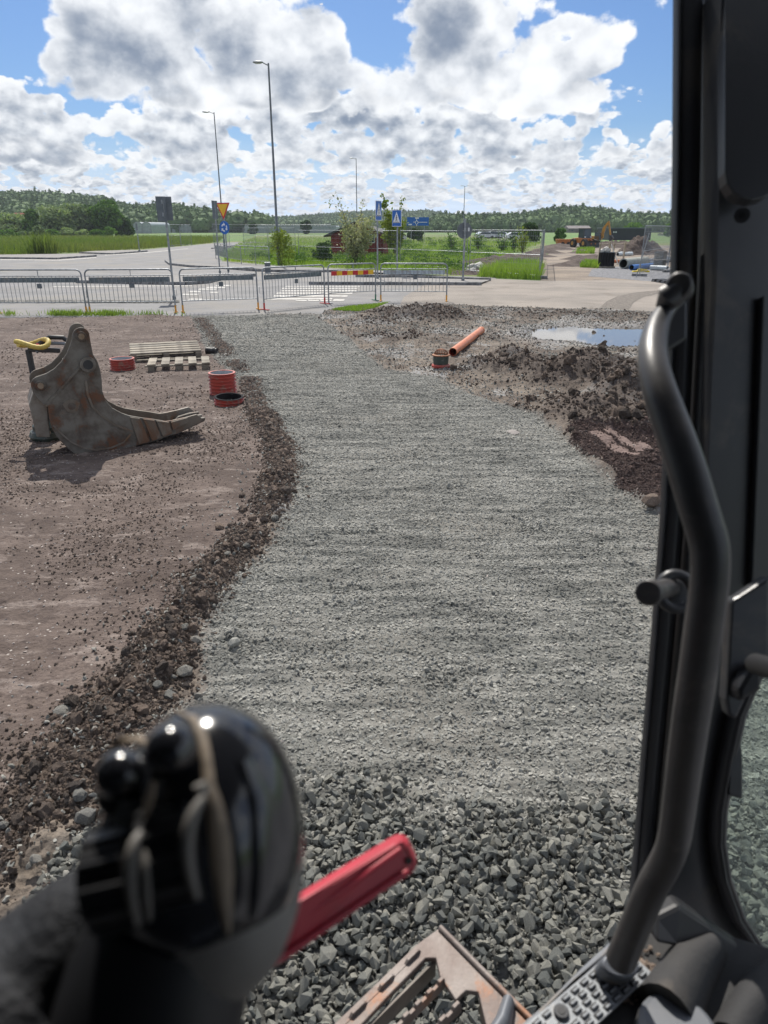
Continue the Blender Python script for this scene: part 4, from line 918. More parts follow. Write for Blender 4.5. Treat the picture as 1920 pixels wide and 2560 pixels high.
def scatter(name, pts, scl, rot, protos, label, cat, sxyz=None):
    """one stuff object: instances of the given shapes on points, via geometry nodes"""
    c = bpy.data.collections.new(name+'_shapes')
    for p_ in protos: c.objects.link(p_)
    me = bpy.data.meshes.new(name); pts = np.asarray(pts, np.float32); me.vertices.add(len(pts)); me.vertices.foreach_set('co', pts.ravel())
    a = me.attributes.new('scl', 'FLOAT_VECTOR', 'POINT'); sc_ = np.asarray(scl, np.float32)
    if sc_.ndim == 1: sc_ = np.repeat(sc_[:, None], 3, 1)
    a.data.foreach_set('vector', sc_.ravel())
    a = me.attributes.new('rot', 'FLOAT_VECTOR', 'POINT'); a.data.foreach_set('vector', np.asarray(rot, np.float32).ravel())
    o = put(name, me); ng = bpy.data.node_groups.new(name, 'GeometryNodeTree')
    ng.interface.new_socket('Geometry', in_out='INPUT', socket_type='NodeSocketGeometry'); ng.interface.new_socket('Geometry', in_out='OUTPUT', socket_type='NodeSocketGeometry')
    gi = ng.nodes.new('NodeGroupInput'); go = ng.nodes.new('NodeGroupOutput'); ip = ng.nodes.new('GeometryNodeInstanceOnPoints'); ci = ng.nodes.new('GeometryNodeCollectionInfo')
    ci.inputs['Collection'].default_value = c; ci.inputs['Separate Children'].default_value = True; ci.inputs['Reset Children'].default_value = True
    ip.inputs['Pick Instance'].default_value = True
    def at_(n_):
        q = ng.nodes.new('GeometryNodeInputNamedAttribute'); q.data_type = 'FLOAT_VECTOR'; q.inputs['Name'].default_value = n_; return q.outputs['Attribute']
    rv = ng.nodes.new('FunctionNodeRandomValue'); rv.data_type = 'INT'; rv.inputs['Min'].default_value = 0; rv.inputs['Max'].default_value = len(protos)-1
    iout = [s_ for s_ in rv.outputs if s_.type == 'INT'][0]
    for s_ in rv.inputs:
        if s_.type == 'INT' and s_.name == 'Max': s_.default_value = len(protos)-1
        if s_.type == 'INT' and s_.name == 'Min': s_.default_value = 0
    ng.links.new(iout, ip.inputs['Instance Index'])
    e2r = ng.nodes.new('FunctionNodeEulerToRotation'); ng.links.new(at_('rot'), e2r.inputs[0])
    ng.links.new(gi.outputs[0], ip.inputs['Points']); ng.links.new(ci.outputs[0], ip.inputs['Instance']); ng.links.new(e2r.outputs[0], ip.inputs['Rotation']); ng.links.new(at_('scl'), ip.inputs['Scale'])
    ng.links.new(ip.outputs[0], go.inputs[0])
    md = o.modifiers.new('scatter', 'NODES'); md.node_group = ng
    tag(o, label, cat, kind='stuff'); return o
rotz = np.column_stack([np.zeros(len(fpts)), np.zeros(len(fpts)), RNG.random(len(fpts))*6.28])
scatter('forest', fpts, [(s_*1.35, s_*1.35, s_*1.05) for s_ in fscl], rotz, [proto_tree(i, i in (5,)) for i in range(6)], 'mixed forest covering the hills along the horizon', 'forest')
# hedgerow at the foot of the right hill and field edges
hp = []; hs = []
for k in range(420):
    x_ = random.uniform(1000, 2400); d_ = random.uniform(395, 430); q = atY(x_, 570, d_); hp.append((q.x, d_, -.3)); hs.append(random.uniform(3, 7.5))
for k in range(160):
    x_ = random.uniform(330, 1000); d_ = random.uniform(480, 560); q = atY(x_, 570, d_); hp.append((q.x, d_, -.3)); hs.append(random.uniform(2, 5))
rz_ = np.column_stack([np.zeros(len(hp)), np.zeros(len(hp)), RNG.random(len(hp))*6.28])
scatter('hedgerow', hp, hs, rz_, [proto_tree(i+9) for i in range(4)], 'line of bushes and trees along the far field edge', 'hedge')
# a few taller pines sticking out of the left ridge
for i, (x_, yt) in enumerate([(78, 483), (52, 486), (148, 490), (258, 494), (300, 506), (391, 516)]):
    d_ = 560; q = atY(x_, yt, d_); zb_ = q.z-9
    r = root('pine_tree', (q.x, d_, zb_), 0, ['tall pine on the left ridge, second from the left edge of the photo', 'tall pine on the left ridge nearest the left edge', 'tall pine on the ridge above the grey-green willow', 'tall pine on the ridge just left of above the tallest clump tree', 'tall pine on the ridge right of the tallest clump tree', 'lone tall pine on the ridge above the tall grey sign back'][i], 'tree', 'tall pines on the left ridge')
    part('trunk', MB().tube([(0, 0, 0), (0, 0, 8.6)], [.25, .1], 6), M['bark'], r)
    lb = [(random.uniform(-1.6, 1.6), random.uniform(-1.6, 1.6), random.uniform(5, 8.8), 1.5, 1.5, .8) for _ in range(8)]
    q_, f = leaves(700, lambda c: clumpy(c, lb), .35); put('crown', npmesh('crown', q_, f, M['leaf_dark']), r)
# ------------------------------------------------------------------ buildings
def house(name, xc, d, wpx, ytop, ybase, wallm, roofm, label, dep=6., rz=0., gable=.4, cat='house', extra=None):
    a = atY(xc, ybase, d); H = atY(xc, ytop, d).z; w_ = wpx/FPX*d; r = root(name, (a.x, d, 0), rz, label, cat)
    he = H*(1-gable)
    part('wall', MB().box((0, 0, he/2), (w_, dep, he)).prism([(-w_/2, 0), (w_/2, 0), (0, 0.001)], 0, .001), M[wallm], r)
    rf = MB(); e = .3
    rf.add([(-w_/2-e, -dep/2-e, he), (w_/2+e, -dep/2-e, he), (w_/2+e, 0, H), (-w_/2-e, 0, H), (-w_/2-e, dep/2+e, he), (w_/2+e, dep/2+e, he)], [(0, 1, 2, 3), (3, 2, 5, 4), (0, 3, 4), (1, 5, 2), (0, 4, 5, 1)])
    part('roof', rf, M[roofm], r)
    nw = max(2, int(w_/3))
    for k in range(nw): part('window', MB().box(((k+.5)*w_/nw-w_/2, -dep/2-.02, he*.55), (.9, .06, he*.3)), M['glass'], r)
    return r, w_, H, he
house('farmhouse', 54, 330, 24, 532, 556, 'whitep', 'roofred', 'white house with red tiled roof above the left bushes', 7)
house('farmhouse', 500, 420, 36, 557, 574, 'barnred', 'roofred', 'orange-roofed farmhouse beyond the greenhouses', 8)
house('barn', 1442, 385, 50, 564, 581, 'roofgr', 'roofgr', 'long dark-roofed barn at the foot of the right hill', 10)
house('cottage_far', 1518, 380, 14, 569, 582, 'whitep', 'roofgr', 'small grey-roofed house left of the black building', 6)
house('shed', 1668, 240, 30, 583, 592, 'whitep', 'roofgr', 'low pale shed right of the soil heap', 6)
house('farmhouse', 2, 330, 12, 552, 570, 'whitep', 'roofgr', 'pale building at the left photo edge behind the bushes', 6)
# greenhouses
def greenhouse(x0, x1, d, ytop, ybase, nbay, label, rise=.3):
    a = atY(x0, ybase, d); b = atY(x1, ybase, d); H = atY(x0, ytop, d).z; r = root('greenhouse', (a.x, d, 0), 0, label, 'greenhouse', None)
    bw = (b.x-a.x)/nbay
    bay = MB(); N_ = 8; prof = [(0, 0), (0, H*(1-rise))]+[(bw/2-bw/2*math.cos(t_), H*(1-rise)+H*rise*math.sin(t_)) for t_ in np.linspace(.3, math.pi-.3, N_)]+[(bw, H*(1-rise)), (bw, 0)]
    bay.prism(prof, 0, 30); bme = bay.mesh('bay', M['glassh'])
    rib = MB().tube([(p_[0], -.05, p_[1]) for p_ in prof], .12, 4).mesh('rib', M['galv'])
    for k in range(nbay): put('bay', bme, r, (k*bw, 0, 0)); put('rib', rib, r, (k*bw, 0, 0))
greenhouse(335, 378, 330, 555, 574, 2, 'arched grey plastic greenhouse right of the tree clump')
greenhouse(430, 480, 380, 561, 574, 5, 'low greenhouse row behind the tall grey sign')
greenhouse(520, 610, 390, 563, 575, 12, 'long pale greenhouse row behind the yield sign', .2)
greenhouse(612, 840, 360, 564, 579, 30, 'longest pale greenhouse row left of the red cottage', .2)
# red cottage
def cottage():
    d = 65.; a = atY(893, 631, d); w_ = (959-828)/FPX*d*.94; H = atY(893, 556, d).z; he = atY(893, 586, d).z
    r = root('red_cottage', (a.x, d, 0), R(-6), 'small red wooden cottage with dark roof and pale door', 'cottage')
    dep = 4.5; z0 = 0.0
    # gable faces the camera: plank by plank
    n_ = 26; pw_ = w_/n_
    part('wall', MB().prism([(-w_/2+.03, z0), (w_/2-.03, z0), (w_/2-.03, he), (0, H-.1), (-w_/2+.03, he)], .03, dep), M['barnred'], r)
    for k in range(n_):
        x0 = -w_/2+k*pw_; x1 = x0+pw_-.02; t0 = he+(H-he)*(1-abs(x0)/(w_/2))-.1; t1 = he+(H-he)*(1-abs(x1)/(w_/2))-.1
        o = part('plank', MB().prism([(x0, z0), (x1, z0), (x1, t1), (x0, t0)], 0, .028), M['barnred'], r)
    for s_ in (-1, 1):
        part('roof', MB().prism([(0, H), (0, H+.12), (s_*(w_/2+.55), he-.22+.12), (s_*(w_/2+.55), he-.22)], -.5, dep+.4), M['roofdk'], r)
    xd = (894-893)/FPX*d; wd = 25/FPX*d; hd = atY(893, 600, d).z
    dr = part('door', MB().box((xd, -.04, hd/2), (wd, .05, hd)), M['whitep'], r)
    for k in range(4): part('door_board', MB().box((xd-wd/2+(k+.5)*wd/4, -.075, hd/2), (wd/4-.03, .02, hd-.12)), M['doorp'], dr)
    for x_ in (928,):
        xw = (x_-893)/FPX*d; zc = atY(893, 596, d).z
        wf = part('window', MB().box((xw, -.04, zc), (.5, .05, .75)), M['whitep'], r); part('pane', MB().box((xw, -.07, zc), (.36, .02, .6)), M['glass'], wf)
cottage()
# black building
d = 150.; a = atY(1572, 610, d); w_ = 98/FPX*d; H = atY(1572, 571, d).z
r = root('black_building', (a.x, d, 0), 0, 'large windowless black building with two round vents', 'building')
part('wall', MB().box((0, 4, H/2), (w_, 8, H)), M['blackwall'], r); part('roof_edge', MB().box((0, 4, H+.08), (w_+.3, 8.3, .16)), M['signback'], r)
for k in range(2): part('vent', disc((-w_*.39+k*.42, H*.68), .14, .08, 16, -.1), M['whitep'], r)
# wind turbine far off
d = 1500; a = atY(841, 545, d); H = atY(841, 528, d).z
r = root('wind_turbine', (a.x, d, 0), 0, 'tiny distant wind turbine on the skyline', 'wind turbine')
part('tower', MB().tube([(0, 0, 0), (0, 0, H)], [1.2, .8], 8), M['palepipe'], r)
for k in range(3):
    a_ = R(90+120*k); part('blade', MB().beam((0, -1, H), (9*math.cos(a_), -1, H+9*math.sin(a_)), .9, .2, up=(0, 1, 0)), M['palepipe'], r)
for i, (x_, yt) in enumerate([(1248, 522), (1012, 528)]):
    q = atY(x_, yt, 1300); r = root('mast', (q.x, 1300, 0), 0, ['thin mast on the skyline right of centre', 'thin mast on the middle hill'][i], 'mast'); part('mast_pole', MB().tube([(0, 0, 0), (0, 0, q.z)], .35, 6), M['palepipe'], r)
# ------------------------------------------------------------------ vehicles far off
def car(x_, yb, m_, label, rz=0, cat='car'):
    g = G(x_, yb); r = root('parked_car', g, rz, label, cat, 'cars parked in the far car park')
    part('body', MB().prism([(-2.1, .3), (2.1, .3), (2.15, .75), (1.3, .95), (.7, 1.42), (-1.2, 1.45), (-2.0, 1.0), (-2.15, .7)], -.85, .85), M[m_], r, bev=.06)
    part('window', MB().prism([(1.15, .95), (.65, 1.36), (-1.1, 1.38), (-1.7, 1.0)], -.87, .87), M['glass'], r)
    for s_ in (-1.3, 1.35):
        for e in (-.8, .8): part('wheel', MB().cyl((s_, e-.1, .32), (s_, e+.1, .32), .32, 14), M['tyre'], r)
car(1212, 597, 'carw', 'white car parked far off, leftmost of the row', R(20)); car(1235, 596, 'carg', 'silver car parked far off, second in the row', R(10))
car(1254, 596, 'carw', 'white car parked far off, third in the row', R(-15)); car(1291, 600, 'carw', 'white car parked far off, nearest the saplings', R(5))
sheet('far_car_park', [(1195, 601), (1310, 603), (1310, 594), (1195, 592)], -.005, M['asphalt'])
# white van by the cottage
g = G(978, 604); r = root('white_van', g, R(15), 'white van with dark front parked right of the red cottage', 'van')
part('body', MB().prism([(-2.6, .35), (2.5, .35), (2.6, 1.0), (1.9, 1.25), (1.3, 2.1), (-2.6, 2.15)], -.95, .95), M['carw'], r, bev=.05)
part('window', MB().prism([(1.85, 1.25), (1.3, 1.95), (.6, 1.95), (.6, 1.25)], -.97, .97), M['glass'], r)
for s_ in (-1.7, 1.7):
    for e in (-.85, .85): part('wheel', MB().cyl((s_, e-.12, .35), (s_, e+.12, .35), .35, 14), M['tyre'], r)
# wheel loader
d = 92.; a = atY(1459, 613, d); r = root('wheel_loader', (a.x, d, 0), R(-68), 'orange and yellow wheel loader facing the camera on the track', 'wheel loader')
part('body', MB().prism([(-2.2, .75), (1.0, .75), (1.0, 1.5), (-.6, 1.6), (-2.2, 1.5)], -.8, .8), M['macho'], r, bev=.06)
part('cab', MB().prism([(-.7, 1.5), (.8, 1.5), (.7, 3.0), (-.55, 3.0)], -.65, .65), M['glass'], r)
cf = MB()
for x_ in (-.65, .75):
    for e in (-.66, .66): cf.beam((x_, e, 1.5), (x_*.9, e, 3.0), .09, .09)
cf.box((.05, 0, 3.05), (1.6, 1.5, .12)); part('cab_frame', cf, M['machd'], r)
for x_ in (-1.5, 1.4):
    for e in (-.95, .95):
        wv = part('wheel', MB().cyl((x_, e-.25, .7), (x_, e+.25, .7), .7, 20), M['tyre'], r); part('rim', MB().cyl((x_, e-.27, .7), (x_, e+.27, .7), .32, 14), M['machy'], wv)
part('loader_arm', MB().beam((.9, .4, 1.3), (2.5, .4, .6), .2, .3).beam((.9, -.4, 1.3), (2.5, -.4, .6), .2, .3), M['macho'], r)
part('bucket', MB().prism([(2.3, .15), (3.3, .08), (3.2, .18), (2.5, .3), (2.45, .9), (2.7, 1.15), (2.3, 1.0)], -1.2, 1.2), M['machd'], r)
for e in (-.55, .55): part('headlight', MB().box((.95, e, 1.7), (.12, .22, .16)), M['whitefilm'], r)
r.scale = (.74, .74, .70)
# far excavator
d = 105.; a = atY(1490, 604, d); r = root('yellow_excavator', (a.x, d, 0), R(-35), 'yellow excavator with raised arm behind the wheel loader', 'excavator')
for e in (-1.05, 1.05): part('track', MB().prism([(-1.8, .1), (1.8, .1), (2.0, .45), (1.7, .8), (-1.7, .8), (-2.0, .45)], e-.25, e+.25), M['machd'], r)
part('body', MB().box((-.6, 0, 1.5), (3.2, 2.2, 1.0)), M['machy'], r, bev=.08)
part('cab', MB().prism([(-.1, 1.0), (1.2, 1.0), (1.15, 2.3), (.9, 2.75), (-.1, 2.75)], -1.1, -.1), M['glass'], r)
part('boom', MB().prism([(.8, 1.4), (1.5, 1.5), (1.75, 3.4), (2.6, 4.9), (2.3, 5.1), (1.2, 3.7)], .05, .45), M['machy'], r, bev=.03)
part('dipper', MB().beam((2.4, .25, 5.1), (3.1, .25, 2.2), .28, .35), M['machy'], r)
part('ram', MB().tube([(1.5, .25, 2.0), (2.3, .25, 4.6)], .07, 8), M['galv'], r)
part('bucket', MB().prism([(2.8, 2.2), (3.5, 2.1), (3.9, 1.5), (3.6, 1.0), (3.0, .9), (3.3, 1.3), (3.2, 1.8)], -.3, .8), M['machd'], r)
r.scale = (.60, .60, .60)
# yellow dumper bed
d = 99.; a = atY(1414, 610, d); r = root('dumper_bed', (a.x, d, 0), 0, 'low yellow-brown trailer bed left of the wheel loader', 'trailer')
part('bed', MB().prism([(-1.5, .4), (1.2, .4), (1.5, 1.15), (-1.7, 1.15)], -.8, .8), M['macho'], r, bev=.04)
for x_ in (-.7, .3): part('wheel', MB().cyl((x_, -.9, .35), (x_, -.65, .35), .35, 14), M['tyre'], r)
r.scale = (.75, .75, .75)
# ------------------------------------------------------------------ earth mounds far off
def earth_mound(name, pts, label, res=60, kind=None, amp=.3, m_='mound'):
    """pts: (px, py, radius m, height m)"""
    c = [(G(a, b), r_, h_) for a, b, r_, h_ in pts]; x0 = min(q[0].x-2*q[1] for q in c); x1 = max(q[0].x+2*q[1] for q in c); y0 = min(q[0].y-2*q[1] for q in c); y1 = max(q[0].y+2*q[1] for q in c)
    xs = np.linspace(x0, x1, res*2); ys_ = np.linspace(y0, y1, res); A, B = np.meshgrid(xs, ys_, indexing='ij'); Z = np.zeros_like(A)
    for g_, r_, h_ in c: Z = np.maximum(Z, h_*np.exp(-(((A-g_.x)**2+(B-g_.y)**2)/(r_*r_))**1.1))
    sc_ = max(.3, (x1-x0)/60)
    nz = fbm(A, B, 1/sc_/2.2, 4, 77)+bumps(A.ravel(), B.ravel(), sc_*1.6, 88, .2, .6, .9).reshape(A.shape)/sc_
    Z = Z*(1+amp*nz)-.06*np.max(Z)
    V_ = np.stack([A.ravel(), B.ravel(), Z.ravel()-.02], 1); I = np.arange(A.size).reshape(A.shape)
    F_ = np.stack([I[:-1, :-1], I[1:, :-1], I[1:, 1:], I[:-1, 1:]], -1).reshape(-1, 4); F_ = F_[(Z.ravel()[F_] > 0).any(1)]
    o = put(name, npmesh(name, V_, F_, M[m_])); tag(o, label, 'earth mound', kind=kind); return o
earth_mound('soil_heap', [(1598, 634, 1.2, 1.72), (1578, 636, 1.15, 1.15), (1622, 634, 1.2, 1.15), (1645, 636, .9, .6), (1556, 638, .9, .45)], 'tall brown soil heap in front of the black building')
earth_mound('soil_heap', [(1524, 618, 2.0, .75), (1560, 618, 2.0, .7), (1500, 617, 1.6, .5)], 'low brown soil heap left of the tall one, below the black building')
earth_mound('soil_bank', [(1130, 668, .9, .25), (1165, 665, .9, .38), (1200, 661, 1.0, .45), (1235, 657, 1.1, .48), (1275, 652, 1.2, .48), (1310, 647, 1.2, .45), (1335, 641, 1.3, .42), (1360, 632, 1.4, .42), (1388, 623, 1.7, .42), (1403, 617, 2.0, .45)], 'long dark bank of dug earth along the left of the track', 90)
earth_mound('rubble_bank', [(1412, 664, .8, .22), (1440, 660, .9, .28), (1470, 652, 1.0, .28), (1446, 648, 1.0, .28), (1480, 643, 1.1, .25), (1456, 632, 1.0, .30)], 'low grey-brown rubble bank between track and black pipes', 60)
earth_mound('gravel_pile', [(1436, 613, 1.0, .9)], 'small grey gravel pile beside the wheel loader', 30, m_='rubblepatch')
earth_mound('rubble_bank', [(1160, 684, .7, .22), (1200, 682, .7, .20), (1130, 680, .6, .2)], 'small heap of grey rubble by the white sack', 40)
# ------------------------------------------------------------------ yard goods
# black drainage pipe bundle on a pallet with white sack
g = G(1514, 669); r = root('pipe_bundle', g, 0, 'upright bundle of black drainage pipes standing on a pallet', 'pipe bundle')
part('pallet', MB().box((0, 0, .06), (1.25, 1.0, .12)), M['wood'], r)
s_ = g.y/FPX
pm = MB().tube([(0, 0, .12), (0, 0, 1.18)], .125, 12).mesh('pipe', M['pipeblk'], 40)
for i in range(5):
    for j in range(3): put('pipe', pm, r, (-.48+i*.235+(j % 2)*.03, -.3+j*.26, random.uniform(-.02, .02)))
part('lid', MB().tube([(-.62, -.1, 1.2), (.62, -.1, 1.19)], .03, 6).box((.12, 0, 1.2), (.85, .7, .03)), M['signback'], r)
sk = MB().ball((0, 0, 0), .30, 22, (1.0, .75, .42)); sk.v = [(a+.05*math.sin(b*31+c*9), b+.05*math.sin(a*25), c*(1+.55*math.sin(a*14+1)*math.cos(b*11))+.05*math.sin(a*23+b*17)) for a, b, c in sk.v]
o = part('white_sack', sk, M['sack'], None, 60); o.location = g+Vector((-.08, .10, .96)); tag(o, 'crumpled white sack lying on top of the black pipes', 'sack')
r.scale = (.72, .72, .72)
# concrete pipe
def hollow(L, r0, r1, n=32): return MB().lathe([(r1, 0), (r0, 0), (r0, L), (r1, L)], n, closed=True)
def lying_pipe(name, xa, ya, xb, yb, r0, r1, m_, label, zc=None, cat='pipe', inside='pipeblk'):
    a = G(xa, ya, 0); b = G(xb, yb, 0); d_ = (b-a); L = d_.length; r = root(name, a, 0, label, cat)
    q = d_.normalized().to_track_quat('Z', 'Y')
    o = part('shell', hollow(L, r0, r1), M[m_], r, 40); o.rotation_mode = 'QUATERNION'; o.rotation_quaternion = q; o.location = (0, 0, zc or r0)
    o2 = part('bore', MB().lathe([(r1-.003, .01), (r1-.003, L-.01)], 32).lathe([(.001, L*.96), (r1-.004, L*.96)], 32), M[inside], r, 40); o2.rotation_mode = 'QUATERNION'; o2.rotation_quaternion = q; o2.location = (0, 0, zc or r0)
    return r
lying_pipe('concrete_pipe', 1557, 671.5, 1612, 665, .28, .22, 'concrete', 'wide concrete pipe lying with its open end towards the camera')
lying_pipe('blue_pipe', 1578, 675.5, 1632, 670, .145, .125, 'bluepipe', 'bright blue pipe lying in front of the concrete pipe')
lying_pipe('pale_pipe', 1626, 675, 1668, 677, .13, .115, 'palepipe', 'pale wrapped pipe right of the blue pipe')
for k, (xa, ya, xb, yb, lb) in enumerate([(1612, 660, 1665, 645, 'grey pipe leaning diagonally behind the concrete pipe'), (1620, 664, 1680, 653, 'second grey pipe behind the concrete pipe'), (1622, 656, 1690, 648, 'rearmost grey pipe behind the concrete pipe')]):
    lying_pipe('grey_pipe', xa, ya, xb, yb, .12, .10, 'lamp', lb)
for k in range(3): lying_pipe('pale_pipe', 1544, 637+k*1.6, 1579, 636+k*1.6, .14, .12, 'palepipe', ['rearmost pale pipe lying before the soil heap', 'middle pale pipe lying before the soil heap', 'front pale pipe lying before the soil heap'][k])
lying_pipe('orange_plank', 1530, 657, 1548, 657, .10, .08, 'orange', 'short orange pipe stub behind the black pipe bundle')
g = G(1602, 680); r = root('yellow_trough', g, R(-4), 'bright yellow plastic trough lying before the blue pipe', 'trough')
part('tray', MB().prism([(-.75, 0), (.75, 0), (.70, .12), (-.70, .10)], -.2, .2), M['yelplastic'], r, bev=.02); part('hump', MB().prism([(-.35, .1), (.65, .12), (.5, .24), (.2, .26), (-.1, .30), (-.25, .28)], -.14, .14), M['yelplastic'], r, bev=.03)
r.scale = (.6, .6, .6)
g = G(1647, 672)
r = root('crate_stack', g, R(5), 'stack of brown paving pallets right of the concrete pipe', 'pallet stack')
bx = MB().box((0, 0, 0), (.26, .3, .085)).mesh('block', M['cobble'])
for lv in range(12):
    for k in range(4):
        put('block', bx, r, (-.42+k*.28+random.uniform(-.01, .01), 0, .10+lv*.10+(.12 if lv > 5 else 0)), (0, 0, random.uniform(-.05, .05)), bev=.006)
part('pallet', MB().box((0, 0, .03), (1.2, .8, .06)).box((0, 0, .70), (1.2, .8, .05)), M['wood'], r)
r.scale = (.62, .62, .70)
for (xa, ya, yt, xb, lb) in ((1494, 661, 606, 1519, 'left wooden profile frame with top board behind the black pipes'), (1529, 656, 606, 1558, 'right wooden profile frame with top board behind the concrete pipe')):
    g = G(xa, ya); H = atY(xa, yt, g.y).z; w_ = atY(xb, ya, g.y).x-g.x; r = root('profile_frame', g, 0, lb, 'timber frame')
    part('stake', MB().beam((0, 0, 0), (.06, 0, H), .15, .08), M['wood2'], r); part('stake', MB().beam((w_, .1, 0), (w_+.04, .1, H+.05), .15, .08), M['wood2'], r)
    part('board', MB().beam((-.02, -.04, H-.12), (w_+.12, -.02, H-.06), .22, .04), M['wood2'], r)
g = G(1545, 660); r = root('white_stake', g, 0, 'white leaning stake between the two profile frames', 'stake'); part('stake', MB().beam((0, 0, 0), (-.55, .1, 1.2), .15, .05), M['whitep'], r)
g = G(1590, 694); r = root('leaning_post', g, 0, 'thin steel post leaning right by the blue pipe', 'post'); part('post', MB().tube([(0, 0, 0), (.35, 0, 1.95)], .022, 8), M['galv'], r); part('cap', MB().ball((.35, 0, 1.95), .035, 8), M['galv'], r)
for i, (x_, y_, w_, lb) in enumerate([(1190, 678, .55, 'crumpled white plastic sack at the foot of the mesh fence'), (1178, 681, .3, 'smaller white plastic lump beside the fence foot')]):
    g = G(x_, y_); mb = MB().ball((0, 0, 0), w_, 22, (1, .7, .42)); mb.v = [(a+.14*w_*math.sin(b*17+c*9), b+.1*w_*math.sin(a*15), c*(1+.5*math.sin(a*13/w_*.4)*math.cos(b*11))) for a, b, c in mb.v]
    o = part('white_sack', mb, M['sack'], None, 60); o.location = g+Vector((0, 0, w_*.3)); tag(o, lb, 'sack')
for i in range(3):
    g = G(1648+i*12, 704+i*2); r = root('fence_foot', g, R(10), ['black rubber fence foot nearest the concrete blocks', 'black rubber fence foot in the middle by the stone yard', 'black rubber fence foot beside the cab pillar'][i], 'fence foot'); part('block', MB().prism([(-.33, 0), (.33, 0), (.28, .12), (-.28, .12)], -.12, .12), M['blackrub'], r)
# ------------------------------------------------------------------ NEAR: bucket
HEEL = G(190, 1140); ub = Vector((math.cos(R(27)), math.sin(R(27)), 0)); nb_ = Vector((-ub.y, ub.x, 0))
def bpt(cx, cy):
    """crop pixel -> (u, z) on the vertical side plane of the bucket"""
    x_ = cx*.3858; y_ = 770+cy*.3858; rr = ray(x_, y_); o = Vector((0, 0, EYE)); tt = (HEEL-o).dot(nb_)/rr.dot(nb_); q = o+rr*tt
    return ((q-HEEL).dot(ub), q.z)
def bp(l): return [bpt(a, b) for a, b in l]
rb = root('excavator_bucket', HEEL+Vector((0, 0, .0)), R(27), 'rusty brown digging bucket standing on the dirt at left', 'excavator bucket')
def arc(c, r_, a0, a1, n_=8): return [(c[0]+r_*math.cos(R(a0+(a1-a0)*k/(n_-1))), c[1]-r_*math.sin(R(a0+(a1-a0)*k/(n_-1)))) for k in range(n_)]
side = arc((525, 182), 56, 165, 0, 9)+[(590, 235), (603, 300), (632, 345), (650, 400), (660, 470), (664, 540), (685, 600), (730, 650), (790, 682), (840, 699), (920, 712), (1000, 722), (1075, 735), (1125, 728), (1145, 812), (1000, 866), (900, 890), (800, 912), (650, 935), (560, 950), (510, 952), (470, 935), (420, 890), (375, 845), (340, 790), (322, 730), (312, 640), (285, 628), (245, 590), (215, 556)]+arc((258, 500), 58, 190, 105, 6)+[(300, 425), (350, 395), (395, 350), (430, 300), (452, 245), (466, 205)]
BWD = .42; TH = .03
prof = bp(side)
part('side_plate', MB().prism(prof, 0, TH), M['steel_dust'], rb, bev=.006)
part('side_plate', MB().prism(prof, BWD-TH, BWD), M['steel'], rb, bev=.006)
# curved shell (back + floor)
outer = bp([(312, 660), (322, 730), (340, 790), (375, 845), (420, 890), (470, 935), (520, 950), (650, 934), (800, 910), (900, 886), (1000, 862), (1090, 835)])
inner = [(a+.0, b+.035) for a, b in outer]
sh = outer+[(a, b+.03) for a, b in outer[::-1]]
part('shell', MB().prism(sh, TH+.001, BWD-TH-.001), M['steel'], rb)
# front (throat) plate following the inside curve
thr_ = bp([(632, 352), (652, 420), (662, 540), (685, 605), (730, 655), (790, 688), (840, 704), (1000, 726)])
part('inner_plate', MB().prism(bp([(420, 360), (560, 330), (600, 560), (470, 560)]), TH+.001, BWD-TH-.001), M['steel'], rb)
# back box (square housing under the lugs)
bk = bp([(215, 560), (285, 632), (310, 650), (330, 850), (240, 850), (190, 640)])
part('back_plate', MB().prism(bk, TH+.05, BWD+.12), M['steel_edge'], rb, bev=.008)
# rim strips on the near side: wear strips, curved rib
def strip(name, pts, w_, th, m_, y0=-.001):
    q = bp(pts); mb = MB(); up_ = []; dn = []
    for i, p_ in enumerate(q):
        a = Vector(q[max(i-1, 0)]); b = Vector(q[min(i+1, len(q)-1)]); d_ = (b-a).normalized(); n_ = Vector((-d_.y, d_.x))*w_/2
        up_.append((p_[0]+n_.x, p_[1]+n_.y)); dn.append((p_[0]-n_.x, p_[1]-n_.y))
    for i in range(len(q)-1):
        mb.prism([up_[i], up_[i+1], dn[i+1], dn[i]], y0-th, y0)
    return part(name, mb, m_, rb)
strip('reinforcing_rib', [(556, 470), (568, 560), (600, 640), (660, 700), (740, 752), (860, 800)], .022, .012, M['steel'])
strip('reinforcing_rib', [(300, 620), (360, 560), (440, 470), (500, 400), (545, 360)], .022, .010, M['steel_dust'])
strip('weld_seam', [(345, 760), (400, 815), (460, 868), (540, 905), (620, 920), (720, 905), (800, 870), (850, 815)], .016, .008, M['steel_edge'])
for k, c4 in enumerate([[(840, 705), (905, 714), (970, 862), (900, 885)], [(925, 716), (1000, 726), (1045, 840), (985, 860)], [(1010, 728), (1095, 738), (1115, 812), (1055, 834)], [(1105, 738), (1215, 708), (1215, 745), (1118, 790)]]):
    part('wear_plate', MB().prism(bp(c4), -.018, -.001), M['steel'], rb, bev=.004)
